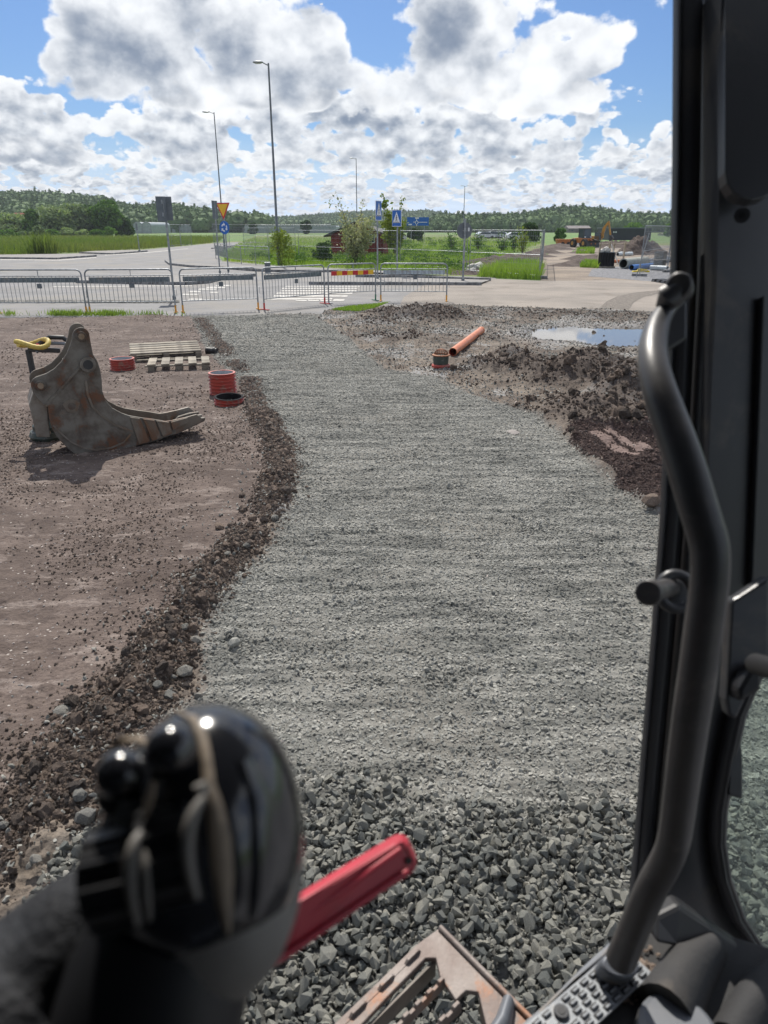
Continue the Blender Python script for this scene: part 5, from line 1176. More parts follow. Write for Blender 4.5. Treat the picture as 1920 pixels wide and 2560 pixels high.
# teeth lip
lip = bp([(1080, 738), (1210, 708), (1275, 690), (1312, 718), (1300, 742), (1210, 782), (1135, 822), (1100, 808)])
part('cutting_lip', MB().prism(bp([(1080, 812), (1210, 768), (1290, 735), (1312, 738), (1300, 745), (1210, 784), (1135, 824), (1085, 838)]), TH, BWD-TH), M['steel'], rb, bev=.006)
part('cheek_tip', MB().prism(lip, .001, TH-.001), M['steel'], rb, bev=.004)
part('cheek_tip', MB().prism(lip, BWD-TH+.001, BWD-.001), M['steel_edge'], rb, bev=.004)
for k in range(3):
    y0 = .04+k*(BWD-.10)/2.2
    part('tooth', MB().prism(bp([(1195, 745), (1270, 722), (1335, 712), (1330, 735), (1215, 790), (1140, 822), (1150, 790)]), y0-.025, y0+.03), M['steel_dust'], rb, bev=.008)
# lugs: bosses, pins
for (cx, cy, r_, lb) in ((525, 182, 36, 1), (262, 500, 34, 1)):
    u, zz = bpt(cx, cy); rr = .048
    part('pin', MB().cyl((u, TH, zz), (u, BWD-TH, zz), .032, 20), M['pinm'], rb, 40)
    part('pin_boss', MB().cyl((u, -.03, zz), (u, -.001, zz), rr, 24), M['steel_dust'], rb, 40, bev=.004)
    part('pin_end', MB().cyl((u, -.045, zz), (u, -.0305, zz), .03, 8), M['pinm'], rb, 40)
u, zz = bpt(567, 362)
part('tube_boss', hollow(.06, .075, .048, 28), M['steel_dust'], rb, 40).matrix_local = Matrix.Translation((u, .0, zz)) @ Matrix.Rotation(R(90), 4, 'X')
part('tube_bore', MB().cyl((u, -.062, zz), (u, -.055, zz), .047, 24), M['blackrub'], rb, 40)
u, zz = bpt(465, 635); part('worn_mark', MB().prism([(u+.075*math.cos(a)*(1+.15*math.sin(3*a)), zz+.07*math.sin(a)) for a in np.linspace(0, 6.0, 16)], -.007, -.001), M['steel'], rb)
part('inner_mark', MB().prism([(u+.04*math.cos(a), zz+.036*math.sin(a)) for a in np.linspace(0, 6.0, 12)], -.011, -.0075), M['steel_dust'], rb)
for (cx, cy) in ((490, 340), (500, 420)):
    pass
# rotator unit behind the bucket with hoses
RT = G(88, 1118)+Vector((.02, .35, 0)); rt = root('tiltrotator', RT, 0, 'black and grey hydraulic rotator unit with hoses behind the bucket', 'rotator')
part('base_ring', MB().lathe([(.02, .0), (.20, .0), (.22, .05), (.20, .10), (.17, .11), (.17, .16), (.10, .22), (.02, .22)], 28), M['dkgreen'], rt, 40)
part('housing', MB().box((-.02, .05, .34), (.22, .22, .26)), M['machd'], rt, bev=.02)
part('frame_post', MB().beam((-.09, .05, .45), (-.10, .05, .98), .06, .05), M['machd'], rt, bev=.01)
part('frame_arm', MB().beam((-.10, .05, .98), (.22, .10, .96), .05, .05), M['machd'], rt, bev=.01)
part('clamp_block', MB().box((.05, .03, .72), (.12, .10, .12)), M['machd'], rt, bev=.01)
hs_ = MB(); pts = [Vector((-.14, .0, .92))+Vector((.17*math.cos(a)+.12, .10*math.sin(a), .13+.03*math.sin(a*2))) for a in np.linspace(-2.6, 2.9, 44)]
hs_.tube(pts, [.025+.003*(k % 2) for k in range(44)], 12); part('yellow_hose', hs_, M['yelhose'], rt, 40)
part('black_hose', MB().tube([(.0, .05, 1.02), (.12, .12, 1.10), (.25, .16, 1.09), (.34, .2, .98), (.36, .22, .80)], .025, 10), M['blackrub'], rt, 40)
part('black_hose', MB().tube([(-.02, .05, .95), (.10, .10, 1.04), (.3, .12, 1.03), (.42, .2, .9)], .018, 10), M['lamp'], rt, 40)
part('red_plug', MB().cyl((.02, .0, 1.0), (.05, -.03, 1.04), .02, 10), M['redp'], rt, 40)
part('fitting', MB().cyl((.07, -.19, .12), (.07, -.25, .12), .03, 12), M['pinm'], rt, 40)
# chain of light ground line
# ------------------------------------------------------------------ pallets
def pallet(name, loc, rz, label, tilt=0, tops=5):
    r = root(name, loc, (tilt, 0, rz), label, 'pallet'); L, Wd = 1.2, .8
    pl = share('plank', lambda: MB().box((0, 0, 0), (L, .118, .022)).mesh('deck_board', M['wood']))
    pc = share('cross', lambda: MB().box((0, 0, 0), (.10, Wd, .022)).mesh('cross_board', M['wood']))
    bl = share('pblock', lambda: MB().box((0, 0, 0), (.10, .10, .078)).mesh('block', M['wood']))
    for k in range(tops): put('deck_board', pl, r, (0, -Wd/2+.06+k*(Wd-.12)/(tops-1), .133+random.uniform(-.002, .002)), (0, 0, random.uniform(-.006, .006)), bev=.003)
    for x_ in (-.55, 0, .55): put('cross_board', pc, r, (x_, 0, .110), bev=.003)
    for x_ in (-.55, 0, .55):
        for y_ in (-.35, 0, .35): put('block', bl, r, (x_, y_, .060), bev=.004)
    for y_ in (-.35, 0, .35): put('bottom_board', pl, r, (0, y_, .010), bev=.003)
    return r
g1 = G(430, 915)
g1 = G(412, 867, .215); g1.z = 0.075
pallet('wooden_pallet', g1, R(19), 'weathered grey wooden pallet, the upper one of the two', R(4.5))
g2 = G(455, 915)
r = root('pallet_fragment', G(446, 901, .14).xy.to_3d()+Vector((0, 0, .008)), R(12), 'short broken wooden pallet half under the upper pallet', 'pallet')
sl_ = MB().box((0, 0, 0), (.13, .66, .024)).mesh('slat', M['wood'])
for k in range(5): put('slat', sl_, r, (-.42+k*.215, 0, .125), (0, 0, R(2)+random.uniform(-.02, .02)), bev=.003)
for y_ in (-.27, .27): put('runner', MB().box((0, 0, 0), (1.02, .07, .024)).mesh('runner', M['wood']), r, (0, y_, .10), bev=.003)
for x_ in (-.42, .02, .44):
    put('block', MB().box((0, 0, 0), (.10, .10, .085)).mesh('block', M['wood']), r, (x_, -.27, .045), bev=.004)
g = G(528, 886); r = root('black_pipe_plug', g, 0, 'dark grey pipe end lying at the right end of the pallets', 'pipe')
part('stub', MB().cyl((-.08, 0, .07), (.12, -.05, .06), .065, 18), M['blackrub'], r, 40); part('collar', MB().cyl((.06, -.035, .063), (.09, -.043, .062), .078, 18), M['blackrub'], r, 40)
# ------------------------------------------------------------------ corrugated pipe pieces
def corrug(r0, H, n, wall=.012):
    prof = []; k = n*8
    for i in range(k+1):
        t_ = i/k; c = math.cos(t_*n*2*math.pi); s_ = (1 if c > .25 else (-1 if c < -.25 else c*4)); prof.append((r0-.011+.011*s_, t_*H))
    return MB().lathe(prof, 48)
def red_pipe(x_, yf, wpx, ytop, n, label, inner='pipein', tilt=(0, 0, 0), water=False):
    g = G(x_, yf); rad = wpx/2/FPX*(g.y*math.cos(PITCH)+1.1); g = g+Vector((0, rad, 0)); H = max(.1, atY(x_, ytop, g.y+rad*.0).z)
    r = root('corrugated_pipe_piece', g-Vector((0, 0, .01)), tilt, label, 'pipe piece')
    part('ribbed_wall', corrug(rad, H, n), M['redpipe'], r, 60)
    ri = rad-.030
    part('inner_wall', MB().lathe([(ri, H+.002), (ri, .03)], 48), M[inner], r, 60)
    part('rim', MB().lathe([(ri, H-.001), (ri, H+.006), (rad-.002, H+.006), (rad-.002, H-.001)], 48, closed=True), M['redpipe'] if inner == 'pipein' else M['pipeblk'], r, 60)
    part('bottom_soil', MB().lathe([(0.001, .035), (ri-.001, .035)], 32), M['pipein'] if inner == 'pipein' and H < .32 else M['clod'], r)
    return r
red_pipe(298, 932, 60, 895, 5, 'red ribbed pipe piece between the bucket and the pallets')
red_pipe(552, 996, 66, 930, 7, 'tallest red ribbed pipe piece at the edge of the gravel path', 'pipein', (0, 0, 0))
red_pipe(566, 1022, 72, 990, 3, 'short red ribbed pipe ring with black inside, in front of the tallest one', 'pipeblk', (R(3), R(2), 0))
# ------------------------------------------------------------------ orange pipe + drain
a = G(1132, 880, .10); b = G(1203, 826, .10)
r = root('orange_pipe', a, 0, 'orange plastic sewer pipe lying on the mud near the puddle', 'pipe'); q = (b-a).normalized().to_track_quat('Z', 'Y'); L = (b-a).length
for nm_2, mb, mm in (('shell', hollow(L, .075, .068), 'orange'), ('bore', MB().lathe([(.0675, .0), (.0675, L)], 32).lathe([(.001, L*.5), (.0675, L*.5)], 32), 'redpipe')):
    o = part(nm_2, mb, M[mm], r, 40); o.rotation_mode = 'QUATERNION'; o.rotation_quaternion = q
o = part('socket_end', MB().lathe([(.078, L-.10), (.082, L-.09), (.082, L), (.070, L)], 32), M['orange'], r, 40); o.rotation_mode = 'QUATERNION'; o.rotation_quaternion = q
g = G(1103, 926)+Vector((0, .13, 0)); g.z = .035
r = root('drain_gully', g, 0, 'round dark drain with rust-brown domed grate beside the orange pipe', 'drain')
part('lower_ring', MB().lathe([(.02, 0), (.15, 0), (.155, .03), (.135, .05), (.02, .05)], 36), M['redpipe'], r, 40)
part('body', MB().lathe([(.125, .045), (.13, .17), (.125, .19), (.02, .19)], 36), M['dkgreen'], r, 40)
part('collar', MB().lathe([(.11, .185), (.148, .188), (.150, .205), (.125, .215), (.11, .21)], 36), M['rustgrate'], r, 40)
rm = MB().tube([(.115*math.cos(t_), 0, .21+.085*math.sin(t_)) for t_ in np.linspace(0, math.pi/2*.92, 8)], .006, 5).mesh('grate_rib', M['rustgrate'])
for k in range(18): put('grate_rib', rm, r, (0, 0, 0), (0, 0, 2*math.pi*k/18))
part('grate_cap', MB().cyl((0, 0, .285), (0, 0, .302), .022, 16), M['rustgrate'], r, 40)
# ------------------------------------------------------------------ stones
def hull(i, nv=13, sx=(1, .78, .55)):
    bm = bmesh.new(); rs = random.Random(i)
    for _ in range(nv):
        q = Vector((rs.gauss(0, 1), rs.gauss(0, 1), rs.gauss(0, 1))).normalized()*rs.uniform(.8, 1.0); bm.verts.new((q.x*sx[0], q.y*sx[1], q.z*sx[2]))
    res = bmesh.ops.convex_hull(bm, input=bm.verts)
    bmesh.ops.delete(bm, geom=[v_ for v_ in bm.verts if not v_.link_faces], context='VERTS')
    me = bpy.data.meshes.new('stone_shape'); bm.to_mesh(me); bm.free(); return me
def lump(i, sub=2, amp=.3):
    bm = bmesh.new(); bmesh.ops.create_icosphere(bm, subdivisions=sub, radius=1); rs = random.Random(i); f = [(rs.uniform(2, 5), rs.uniform(0, 6), rs.uniform(5, 10), rs.uniform(0, 6)) for _ in range(3)]
    for v_ in bm.verts:
        c = v_.co; k = 1
        for (a, b, e, g_), ax in zip(f, (c.x, c.y, c.z)): k += amp*.5*math.sin(ax*a+b)+amp*.28*math.sin(ax*e+g_+c.y*3)
        v_.co = c*k*(1+rs.uniform(-.10, .10)*amp*2); v_.co.z *= .75
    me = bpy.data.meshes.new('clod_shape'); bm.to_mesh(me); bm.free(); return me
def protos(meshes, m_):
    out = []
    for me in meshes: me.materials.append(m_); out.append(bpy.data.objects.new(me.name, me))
    return out
def fan(n_, y0, y1, pw_=1.0):
    yy = y0+(y1-y0)*RNG.random(n_)**pw_; xx = (RNG.random(n_)*2-1)*(yy*.66+.5); return xx, yy
def along(n_, line, w_):
    L = np.array(line); sg = np.hypot(*(L[1:]-L[:-1]).T); k = RNG.choice(len(sg), n_, p=sg/sg.sum()); u_ = RNG.random(n_)[:, None]
    q = L[k]*(1-u_)+L[k+1]*u_; return q[:, 0]+RNG.normal(size=n_)*w_, q[:, 1]+RNG.normal(size=n_)*w_
def box_(n_, poly):
    P_ = np.array(poly); lo = P_.min(0)-.2; hi = P_.max(0)+.2; q = lo+(hi-lo)*RNG.random((n_, 2)); return q[:, 0], q[:, 1]
def psrc(n_, y0, y1):
    """points inside the path only"""
    xs_ = []; ys2 = []; tot = 0
    while tot < n_:
        yy = y0+(y1-y0)*RNG.random(n_); w_ = yy*.66+.5; xx = -w_+2*w_*RNG.random(n_); k = RNG.random(n_) < w_/w_.max(); xx = xx[k]; yy = yy[k]
        k = poly_sdf(xx, yy, PATH) > -.1; xs_.append(xx[k]); ys2.append(yy[k]); tot += int(k.sum())
    return np.concatenate(xs_)[:n_], np.concatenate(ys2)[:n_]
def collect(n_, y0, y1, sel, smin, smax, sink, pw_=1.0, sq=(1, .8, .6), tiltamt=.5, src=None):
    x_, y_ = fan(n_, y0, y1, pw_) if src is None else src; T = terrain(x_, y_); k = (RNG.random(n_) < sel(x_, y_, T)) & ((DRN(x_, y_) > .17) | (y_ < 6)); x_ = x_[k]; y_ = y_[k]; zz = T[0][k]; n2 = len(x_)
    s_ = smin+(smax-smin)*RNG.random(n2)**2.2
    rot = np.column_stack([RNG.normal(size=n2)*tiltamt, RNG.normal(size=n2)*tiltamt, RNG.random(n2)*6.28])
    return np.column_stack([x_, y_, zz+s_*sink]), s_, rot
def cat_(l): return np.concatenate([q[0] for q in l]), np.concatenate([q[1] for q in l]), np.concatenate([q[2] for q in l])
# (terrain returns z, path, left, right, red, dark, wet, heap, mound)
L0 = [collect(30000, .8, 2.9, lambda x_, y_, T: T[7]*(T[5] < .5)*.85, .009, .034, .35, tiltamt=1.0),
      collect(14000, .8, 2.5, lambda x_, y_, T: T[7]*(T[5] < .5)*.25*(.6+fbm(x_, y_, 2.1, 3, 335)), .020, .040, .75, tiltamt=1.2)]
p_, s_, r_ = cat_(L0)
scatter('loose_crushed_stone', p_, s_, r_, protos([hull(i+80, 12+i % 4, (1, .6+.07*(i % 5), .45+.08*(i % 4))) for i in range(12)], M['stonedk']), 'loose dark crushed stone beneath the rusty step', 'gravel')
L1 = [collect(95000, 0, 0, lambda x_, y_, T: T[1]*(1-T[7]*.35), .0045, .0175, .14, tiltamt=.45, src=psrc(95000, 1.6, 6.0)),
      collect(9000, 0, 0, lambda x_, y_, T: T[1]*np.clip(.25+1.5*fbm(x_, y_, 1.3, 3, 333)+.25*(2.8-y_), 0, 1)*.6, .012, .028, .25, tiltamt=.7, src=psrc(9000, 1.8, 7.0)),
      collect(90000, 0, 0, lambda x_, y_, T: T[1]*.95,   .006, .021, .12, tiltamt=.36, src=psrc(90000, 6.0, 13.0)),
      collect(26000, 0, 0, lambda x_, y_, T: T[1]*.95, .010, .030, .12, tiltamt=.35, src=psrc(26000, 13.0, 21.0)),
      collect(90000, 9., 23.0, lambda x_, y_, T: T[3]*np.clip(.75-3.5*T[8]+.8*fbm(x_, y_, .7, 3, 411), .05, 1)*(1-T[4]), .010, .030, .25, tiltamt=.7),
      collect(30000, 16., 24.0, lambda x_, y_, T: T[3]*.6, .015, .034, .35, tiltamt=.9),
      collect(14000, 0, 0, lambda x_, y_, T: np.clip(T[5]+.2, 0, 1), .006, .022, .4, tiltamt=.9, src=along(14000, BERM, .26))]
for hx, hy, hr in ((1490, 1380, .16), (1200, 1530, .16), (1400, 2060, .14), (590, 1600, .12), (1330, 1320, .10), (900, 1330, .12), (780, 1650, .16), (1080, 1980, .2), (1250, 1750, .18), (860, 1480, .14), (1000, 1150, .15), (1120, 1700, .12)):
    g = G(hx, hy); n_ = 130; L1.append(collect(n_, 0, 0, lambda x_, y_, T: T[1], .008, .024, .3, tiltamt=.9, src=(g.x+RNG.normal(size=n_)*hr, g.y+RNG.normal(size=n_)*hr*.8)))
p_, s_, r_ = cat_(L1); print('gravel stones', len(p_))
scatter('gravel', p_, s_, r_, protos([hull(i, 11+i % 4, (1, .6+.06*(i % 5), .34+.06*(i % 4))) for i in range(12)], M['stone']), 'angular grey crushed stone covering the path and yard', 'gravel')
L2 = [collect(42000, 2.0, 9.0, lambda x_, y_, T: T[2]*(T[5] < .6)*np.clip(.4+fbm(x_, y_, 1.1, 3, 901), .1, 1)*.6, .0025, .016, .1, tiltamt=.3), collect(30000, 8.0, 20.0, lambda x_, y_, T: T[2]*.5, .005, .024, .1, tiltamt=.3),
      collect(6000, 7.0, 20.0, lambda x_, y_, T: T[3]*.5, .008, .03, .2), collect(1500, 2.5, 9, lambda x_, y_, T: T[1]*.3, .006, .016, .2)]
p_, s_, r_ = cat_(L2)
scatter('stone_chips', p_, s_, r_, protos([hull(i+50, 10, (1, .7, .28)) for i in range(8)], M['chip']), 'pale stone chips scattered over the dirt', 'stone chips')
BN = [q for q in BERM if q[1] < 9]; BF = [q for q in BERM if q[1] > 6]
L3 = [collect(70000, 0, 0, lambda x_, y_, T: np.clip(T[5]*1.1, 0, 1), .003, .011, .15, tiltamt=1.5, src=along(70000, BN, .15)),
      collect(26000, 0, 0, lambda x_, y_, T: np.clip(T[5]*1.2, 0, 1)*.6, .005, .018, .3, tiltamt=1.5, src=along(26000, BN, .17)),
      collect(520, 0, 0, lambda x_, y_, T: np.clip(T[5]*1.4, 0, 1), .018, .038, .3, tiltamt=1.5, src=along(520, BN, .13)),
      collect(12000, 0, 0, lambda x_, y_, T: np.clip(T[5]*1.0, 0, 1), .005, .022, .2, tiltamt=1.5, src=along(12000, BF, .12)),
      collect(110000, 1.2, 9., lambda x_, y_, T: T[2]*np.clip(fbm(x_, y_, 1.0, 4, 500)*1.8+.30, 0, 1), .002, .010, .1, tiltamt=1.5), collect(50000, 7., 20., lambda x_, y_, T: T[2]*np.clip(fbm(x_, y_, .7, 4, 501)*1.8+.3, 0, 1), .004, .015, .1, tiltamt=1.5)]
p_, s_, r_ = cat_(L3); print('clods', len(p_))
scatter('soil_clods', p_, s_, r_, protos([lump(i, 2, .42) for i in range(8)], M['clod']), 'brown crumbly soil clods along the berm left of the path', 'soil')
L5 = [collect(130000, 6.5, 17.0, lambda x_, y_, T: T[3]*(1-T[4])*np.clip(-.02+5*T[8]+.9*fbm(x_, y_, 1.1, 4, 601), .04, 1), .004, .020, .15, tiltamt=1.5), collect(5000, 6.5, 17.0, lambda x_, y_, T: T[3]*(1-T[4])*np.clip(-.2+4*T[8]+.7*fbm(x_, y_, 1.1, 4, 601), 0, 1), .02, .075, .3, tiltamt=1.5),
      collect(60000, 15., 23.0, lambda x_, y_, T: T[3]*np.clip(T[8]*6, .05, 1)*.8, .008, .028, .3, tiltamt=1.5)]
p_, s_, r_ = cat_(L5)
scatter('mud_clods', p_, s_, r_, protos([lump(i+40, 2, .42) for i in range(8)], M['clodmud']), 'dark clumps of mud heaped round the puddle and the orange pipe', 'soil')
TR = GP([(1450, 1100), (1560, 1160)])
def redsel(x_, y_, T):
    g_ = [GP([(1486, 1102), (1587, 1164)]), GP([(1520, 1096), (1632, 1160)]), GP([(1600, 1122), (1665, 1160)])]; d_ = np.minimum(np.minimum(line_d(x_, y_, g_[0]), line_d(x_, y_, g_[1])), line_d(x_, y_, g_[2]))
    return T[4]*np.clip((d_-.065)/.035, .015, 1)
L4 = [collect(150000, 0, 0, redsel, .003, .011, .15, tiltamt=1.5, src=box_(150000, RED)), collect(3000, 0, 0, redsel, .010, .024, .25, tiltamt=1.5, src=box_(3000, RED))]
p_, s_, r_ = cat_(L4)
scatter('red_soil_clods', p_, s_, r_, protos([lump(i+20, 2, .38) for i in range(6)], M['clodred']), 'reddish brown crumbly soil beside the cab pillar', 'soil')
# individual rocks
def rock(x_, y_, wpx, label=None, m_='rock', seed=0, flat=1.0, group=None):
    g = G(x_, y_); zz = float(terrain(np.array([g.x]), np.array([g.y]))[0][0]); g = G(x_, y_, max(0, zz)); rr = wpx/2/FPX*(g.y*math.cos(PITCH)+.8)
    me = hull(900+seed, 26, (1, .8, .7*flat)); me.materials.append(M[m_]); me.name = 'rock'
    o = put('rock', me, None, g+Vector((0, 0, rr*.2*flat)), (0, 0, seed*1.3)); o.scale = (rr, rr, rr)
    b_ = o.modifiers.new('bevel', 'BEVEL'); b_.width = .08; b_.segments = 2
    tag(o, label or 'small grey-brown stone lying loose in the dark soil berm', 'rock', group or (None if label else 'stones in the soil berm')); return o
rock(155, 1778, 62, 'flat pale rock lying on the left dirt, largest there', seed=1, flat=.5)
rock(490, 1602, 34, 'rounded grey rock at the foot of the berm beside the gravel', seed=2)
rock(462, 1683, 50, 'large greenish-grey rock in the berm above the joystick', seed=3)
rock(425, 1740, 44, 'lower large pale rock in the berm just above the joystick', seed=4)
rock(497, 1742, 28, 'small tan rock right beside the big rock above the joystick', seed=5)
rock(606, 1240, 26, 'dark grey rock on the inner side of the berm halfway up', 'clod', seed=6)
rock(716, 1228, 34, 'brown earthy lump sitting on the left edge of the path', 'clod', seed=7)
rock(585, 1610, 40, 'dark upright clump of stones standing on the gravel path', 'stone', seed=8)
rock(548, 1320, 34, 'dark cluster rock at the outer edge of the berm', 'clod', seed=9)
rock(580, 1316, 30, 'second dark rock next to the cluster at the berm edge', 'clod', seed=10)
rock(1282, 1081, 46, 'flat pale stone embedded in the path near its right edge', 'chip', seed=11, flat=.25)
rock(1630, 1258, 58, 'dark lump of soil at the path corner beside the cab pillar', 'clod', seed=12)
rock(1445, 1010, 50, 'pale flat stone among the dark clods right of the path', 'rock', seed=13, flat=.5)
rock(90, 2150, 40, 'grey stone low on the berm at the left edge', seed=14); rock(215, 2045, 60, 'pale angular rock against the left side of the joystick', seed=15); rock(200, 1990, 50, 'greenish angular rock above the pale one beside the joystick', 'rock', seed=16)
rock(8, 2065, 34, 'greenish stone cut off by the left photo edge', seed=17); rock(235, 1825, 22, seed=18); rock(270, 1870, 24, seed=19)
for i in range(26):
    k = random.randint(5, 13); bx_, by_ = [(625, 960), (650, 1040), (690, 1100), (705, 1170), (690, 1240), (650, 1310), (600, 1370), (520, 1450), (450, 1560), (400, 1680), (300, 1780), (180, 1950), (40, 2120), (350, 1640)][k]
    rock(bx_+random.gauss(0, 30), by_+random.gauss(0, 25), random.uniform(16, 34), seed=30+i, m_=random.choice(['rock', 'clod', 'rock']))
# ------------------------------------------------------------------ EXCAVATOR CAB
ex = root('excavator_cab', (.5, .8, 1.3), 0, 'charcoal excavator cab interior with door pillar, joystick and rusty step', 'excavator')
O = Vector((.5, .8, 1.3))
def L_(v_): return Vector(v_)-O
def slab(name, pts, d, th, m_, parent=ex, bev=.003, smooth=None, dd=None):
    """outline at its own distance with real thickness, away from the viewer; pts may carry their own depth"""
    A = [L_(P(p_[0], p_[1], p_[2] if len(p_) > 2 else d)) for p_ in pts]; B = [L_(P(p_[0], p_[1], (p_[2] if len(p_) > 2 else d)))+FW*th for p_ in pts]
    n_ = len(A); mb = MB().add(A+B, [tuple(range(n_)), tuple(range(2*n_-1, n_-1, -1))]+[(i, i+n_, (i+1) % n_+n_, (i+1) % n_) for i in range(n_)])
    me = mb.mesh(name, M[m_], smooth); 
    bm = bmesh.new(); bm.from_mesh(me); bmesh.ops.triangulate(bm, faces=[f for f in bm.faces if len(f.verts) > 4]); bm.to_mesh(me); bm.free()
    return put(name, me, parent, bev=bev)
def band(name, left, right, m_, th=.05, parent=ex, bev=0, curve=0.0, smooth=45):
    """ribbon between two edge polylines (x,y,depth) with thickness, optionally bulging towards the viewer"""
    n_ = len(left); K = 7; vs = []
    for a, b in zip(left, right):
        A = P(*a); B = P(*b)
        for k in range(K): u_ = k/(K-1); vs.append(L_(A.lerp(B, u_)-FW*curve*math.sin(math.pi*u_)))
    back = [v_+FW*th for v_ in vs]; N_ = len(vs); F_ = []
    for i in range(n_-1):
        for k in range(K-1):
            a = i*K+k; F_.append((a, a+1, a+K+1, a+K)); F_.append((a+N_, a+K+N_, a+K+1+N_, a+1+N_))
        F_.append((i*K, (i+1)*K, (i+1)*K+N_, i*K+N_)); F_.append((i*K+K-1, i*K+K-1+N_, (i+1)*K+K-1+N_, (i+1)*K+K-1))
    F_.append(tuple(range(K))+tuple(range(K-1+N_, N_-1, -1))); e = (n_-1)*K; F_.append(tuple(range(e, e+K))[::-1]+tuple(range(e+N_, e+K+N_)))
    return part(name, MB().add(vs+back, F_), M[m_], parent, smooth, bev=bev)
dz_ = lambda y_: .80+.00009*y_      # the pillar leans away towards its foot
EL = [(1684, -60), (1681, 400), (1675, 700), (1662, 1000), (1650, 1280), (1626, 1600), (1600, 1900), (1580, 2150), (1560, 2350)]
def off(l, o0, o1, dd=0):
    n_ = len(l); return [(x_+o0+(o1-o0)*i/(n_-1), y_, dz_(y_)+dd) for i, (x_, y_) in enumerate(l)]
band('outer_seal', off(EL, 8, 8, .10), off(EL, 20, 14, .10), 'seal', .012, curve=.004)
band('seal_groove', off(EL, 16, 10, .112), off(EL, 24, 16, .112), 'cabdk', .010)
band('door_frame', off(EL, 22, 14, .10), off(EL, 74, 46, .10), 'cab', .016, curve=.006, bev=0)
band('inner_seal', off(EL, 74, 46, .115), off(EL, 92, 62, .11), 'cabdk', .05)
band('inner_seal', off(EL, 92, 62, .095), off(EL, 122, 84, .09), 'seal', .05, curve=.006)
# main pillar inner cover
PR = [(2060, -60), (2060, 400), (2060, 700), (2040, 1000), (2020, 1280), (2010, 1560), (1900, 1700), (1862, 1790), (1838, 1900), (1815, 2030), (1812, 2110), (1826, 2200), (1862, 2300), (1915, 2380), (1990, 2450)]
PL = [(1803, -60), (1800, 400), (1792, 700), (1778, 1000), (1768, 1280), (1745, 1560), (1730, 1700), (1722, 1790), (1710, 1900), (1700, 2030), (1690, 2110), (1680, 2200), (1665, 2300), (1650, 2380), (1640, 2470)]
band('pillar_cover', [(x_, y_, dz_(y_)+.06) for x_, y_ in PL], [(x_, y_, dz_(y_)+.10) for x_, y_ in PR], 'cab', .05, curve=.012)
band('window_seal', [(x_-26, y_, dz_(y_)+.045) for x_, y_ in PR[5:]], [(x_-6, y_, dz_(y_)+.05) for x_, y_ in PR[5:]], 'cabdk', .05, curve=.008)
band('window_rim', [(x_-5, y_, dz_(y_)+.05) for x_, y_ in PR[5:]], [(x_+5, y_, dz_(y_)+.055) for x_, y_ in PR[5:]], 'handle', .05, curve=.002)
# raised rounded panel, top right
rp = [(1812, -60), (1812, 430)]+[(1882+70*math.cos(a), 430+70*math.sin(a)) for a in np.linspace(math.pi, 0, 9)][1:]+[(1960, 430), (1960, -60)]
slab('raised_panel', rp, dz_(200)+.040, .02, 'cab', bev=.006)
o = part('bolt', MB().tube([L_(P(1855, 538, .86)), L_(P(1855, 538, .84))], .009, 16), M['cab'], ex, 40)
part('bolt_socket', MB().tube([L_(P(1855, 538, .8399)), L_(P(1855, 538, .838))], .004, 6), M['cabdk'], o)
# long vertical crease strips on the cover
band('cover_crease', [(x_, y_, dz_(y_)+.052) for x_, y_ in ((1908, 740), (1898, 1000), (1886, 1300), (1879, 1470))], [(x_+4, y_, dz_(y_)+.052) for x_, y_ in ((1908, 740), (1898, 1000), (1886, 1300), (1879, 1470))], 'cabdk', .03, curve=.0)
slab('lower_bracket', [(1830, 1500), (1850, 1490), (1925, 1440), (1925, 1650), (1870, 1740), (1842, 1800), (1822, 1790), (1815, 1750)], .84, .02, 'cab', bev=.004)
slab('latch_striker', [(1868, 1680), (1905, 1665), (1905, 1730), (1875, 1745), (1850, 1760), (1845, 1720)], .82, .05, 'cabdk', bev=.006)
part('side_bar', MB().tube([L_(P(1890, 1660, .80)), L_(P(1960, 1680, .72))], .012, 14), M['cabdk'], ex, 40)
slab('rubber_flap', [(1828, 1870), (1850, 1830), (1858, 1890), (1858, 2000), (1822, 1990)], 1.02, .012, 'seal', bev=.003)
# grab handle
hc = [(1700, 748, .80, 14), (1672, 768, .79, 20), (1648, 800, .775, 27), (1634, 845, .75, 33), (1630, 900, .72, 37), (1646, 970, .70, 41), (1672, 1045, .69, 44), (1700, 1120, .68, 46), (1728, 1207, .67, 47), (1752, 1290, .665, 47), (1772, 1352, .665, 47), (1777, 1400, .665, 46.5), (1773, 1466, .67, 46), (1757, 1586, .68, 46), (1742, 1697, .69, 45.5), (1730, 1773, .70, 45), (1712, 1900, .72, 42.5), (1693, 2050, .745, 39.5), (1684, 2110, .755, 38.5), (1660, 2165, .775, 38), (1630, 2215, .79, 37.5), (1590, 2310, .83, 37), (1553, 2398, .87, 37)]
pts = [L_(P(a, b, c)) for a, b, c, e in hc]; rad = [e*c/FPX for a, b, c, e in hc]
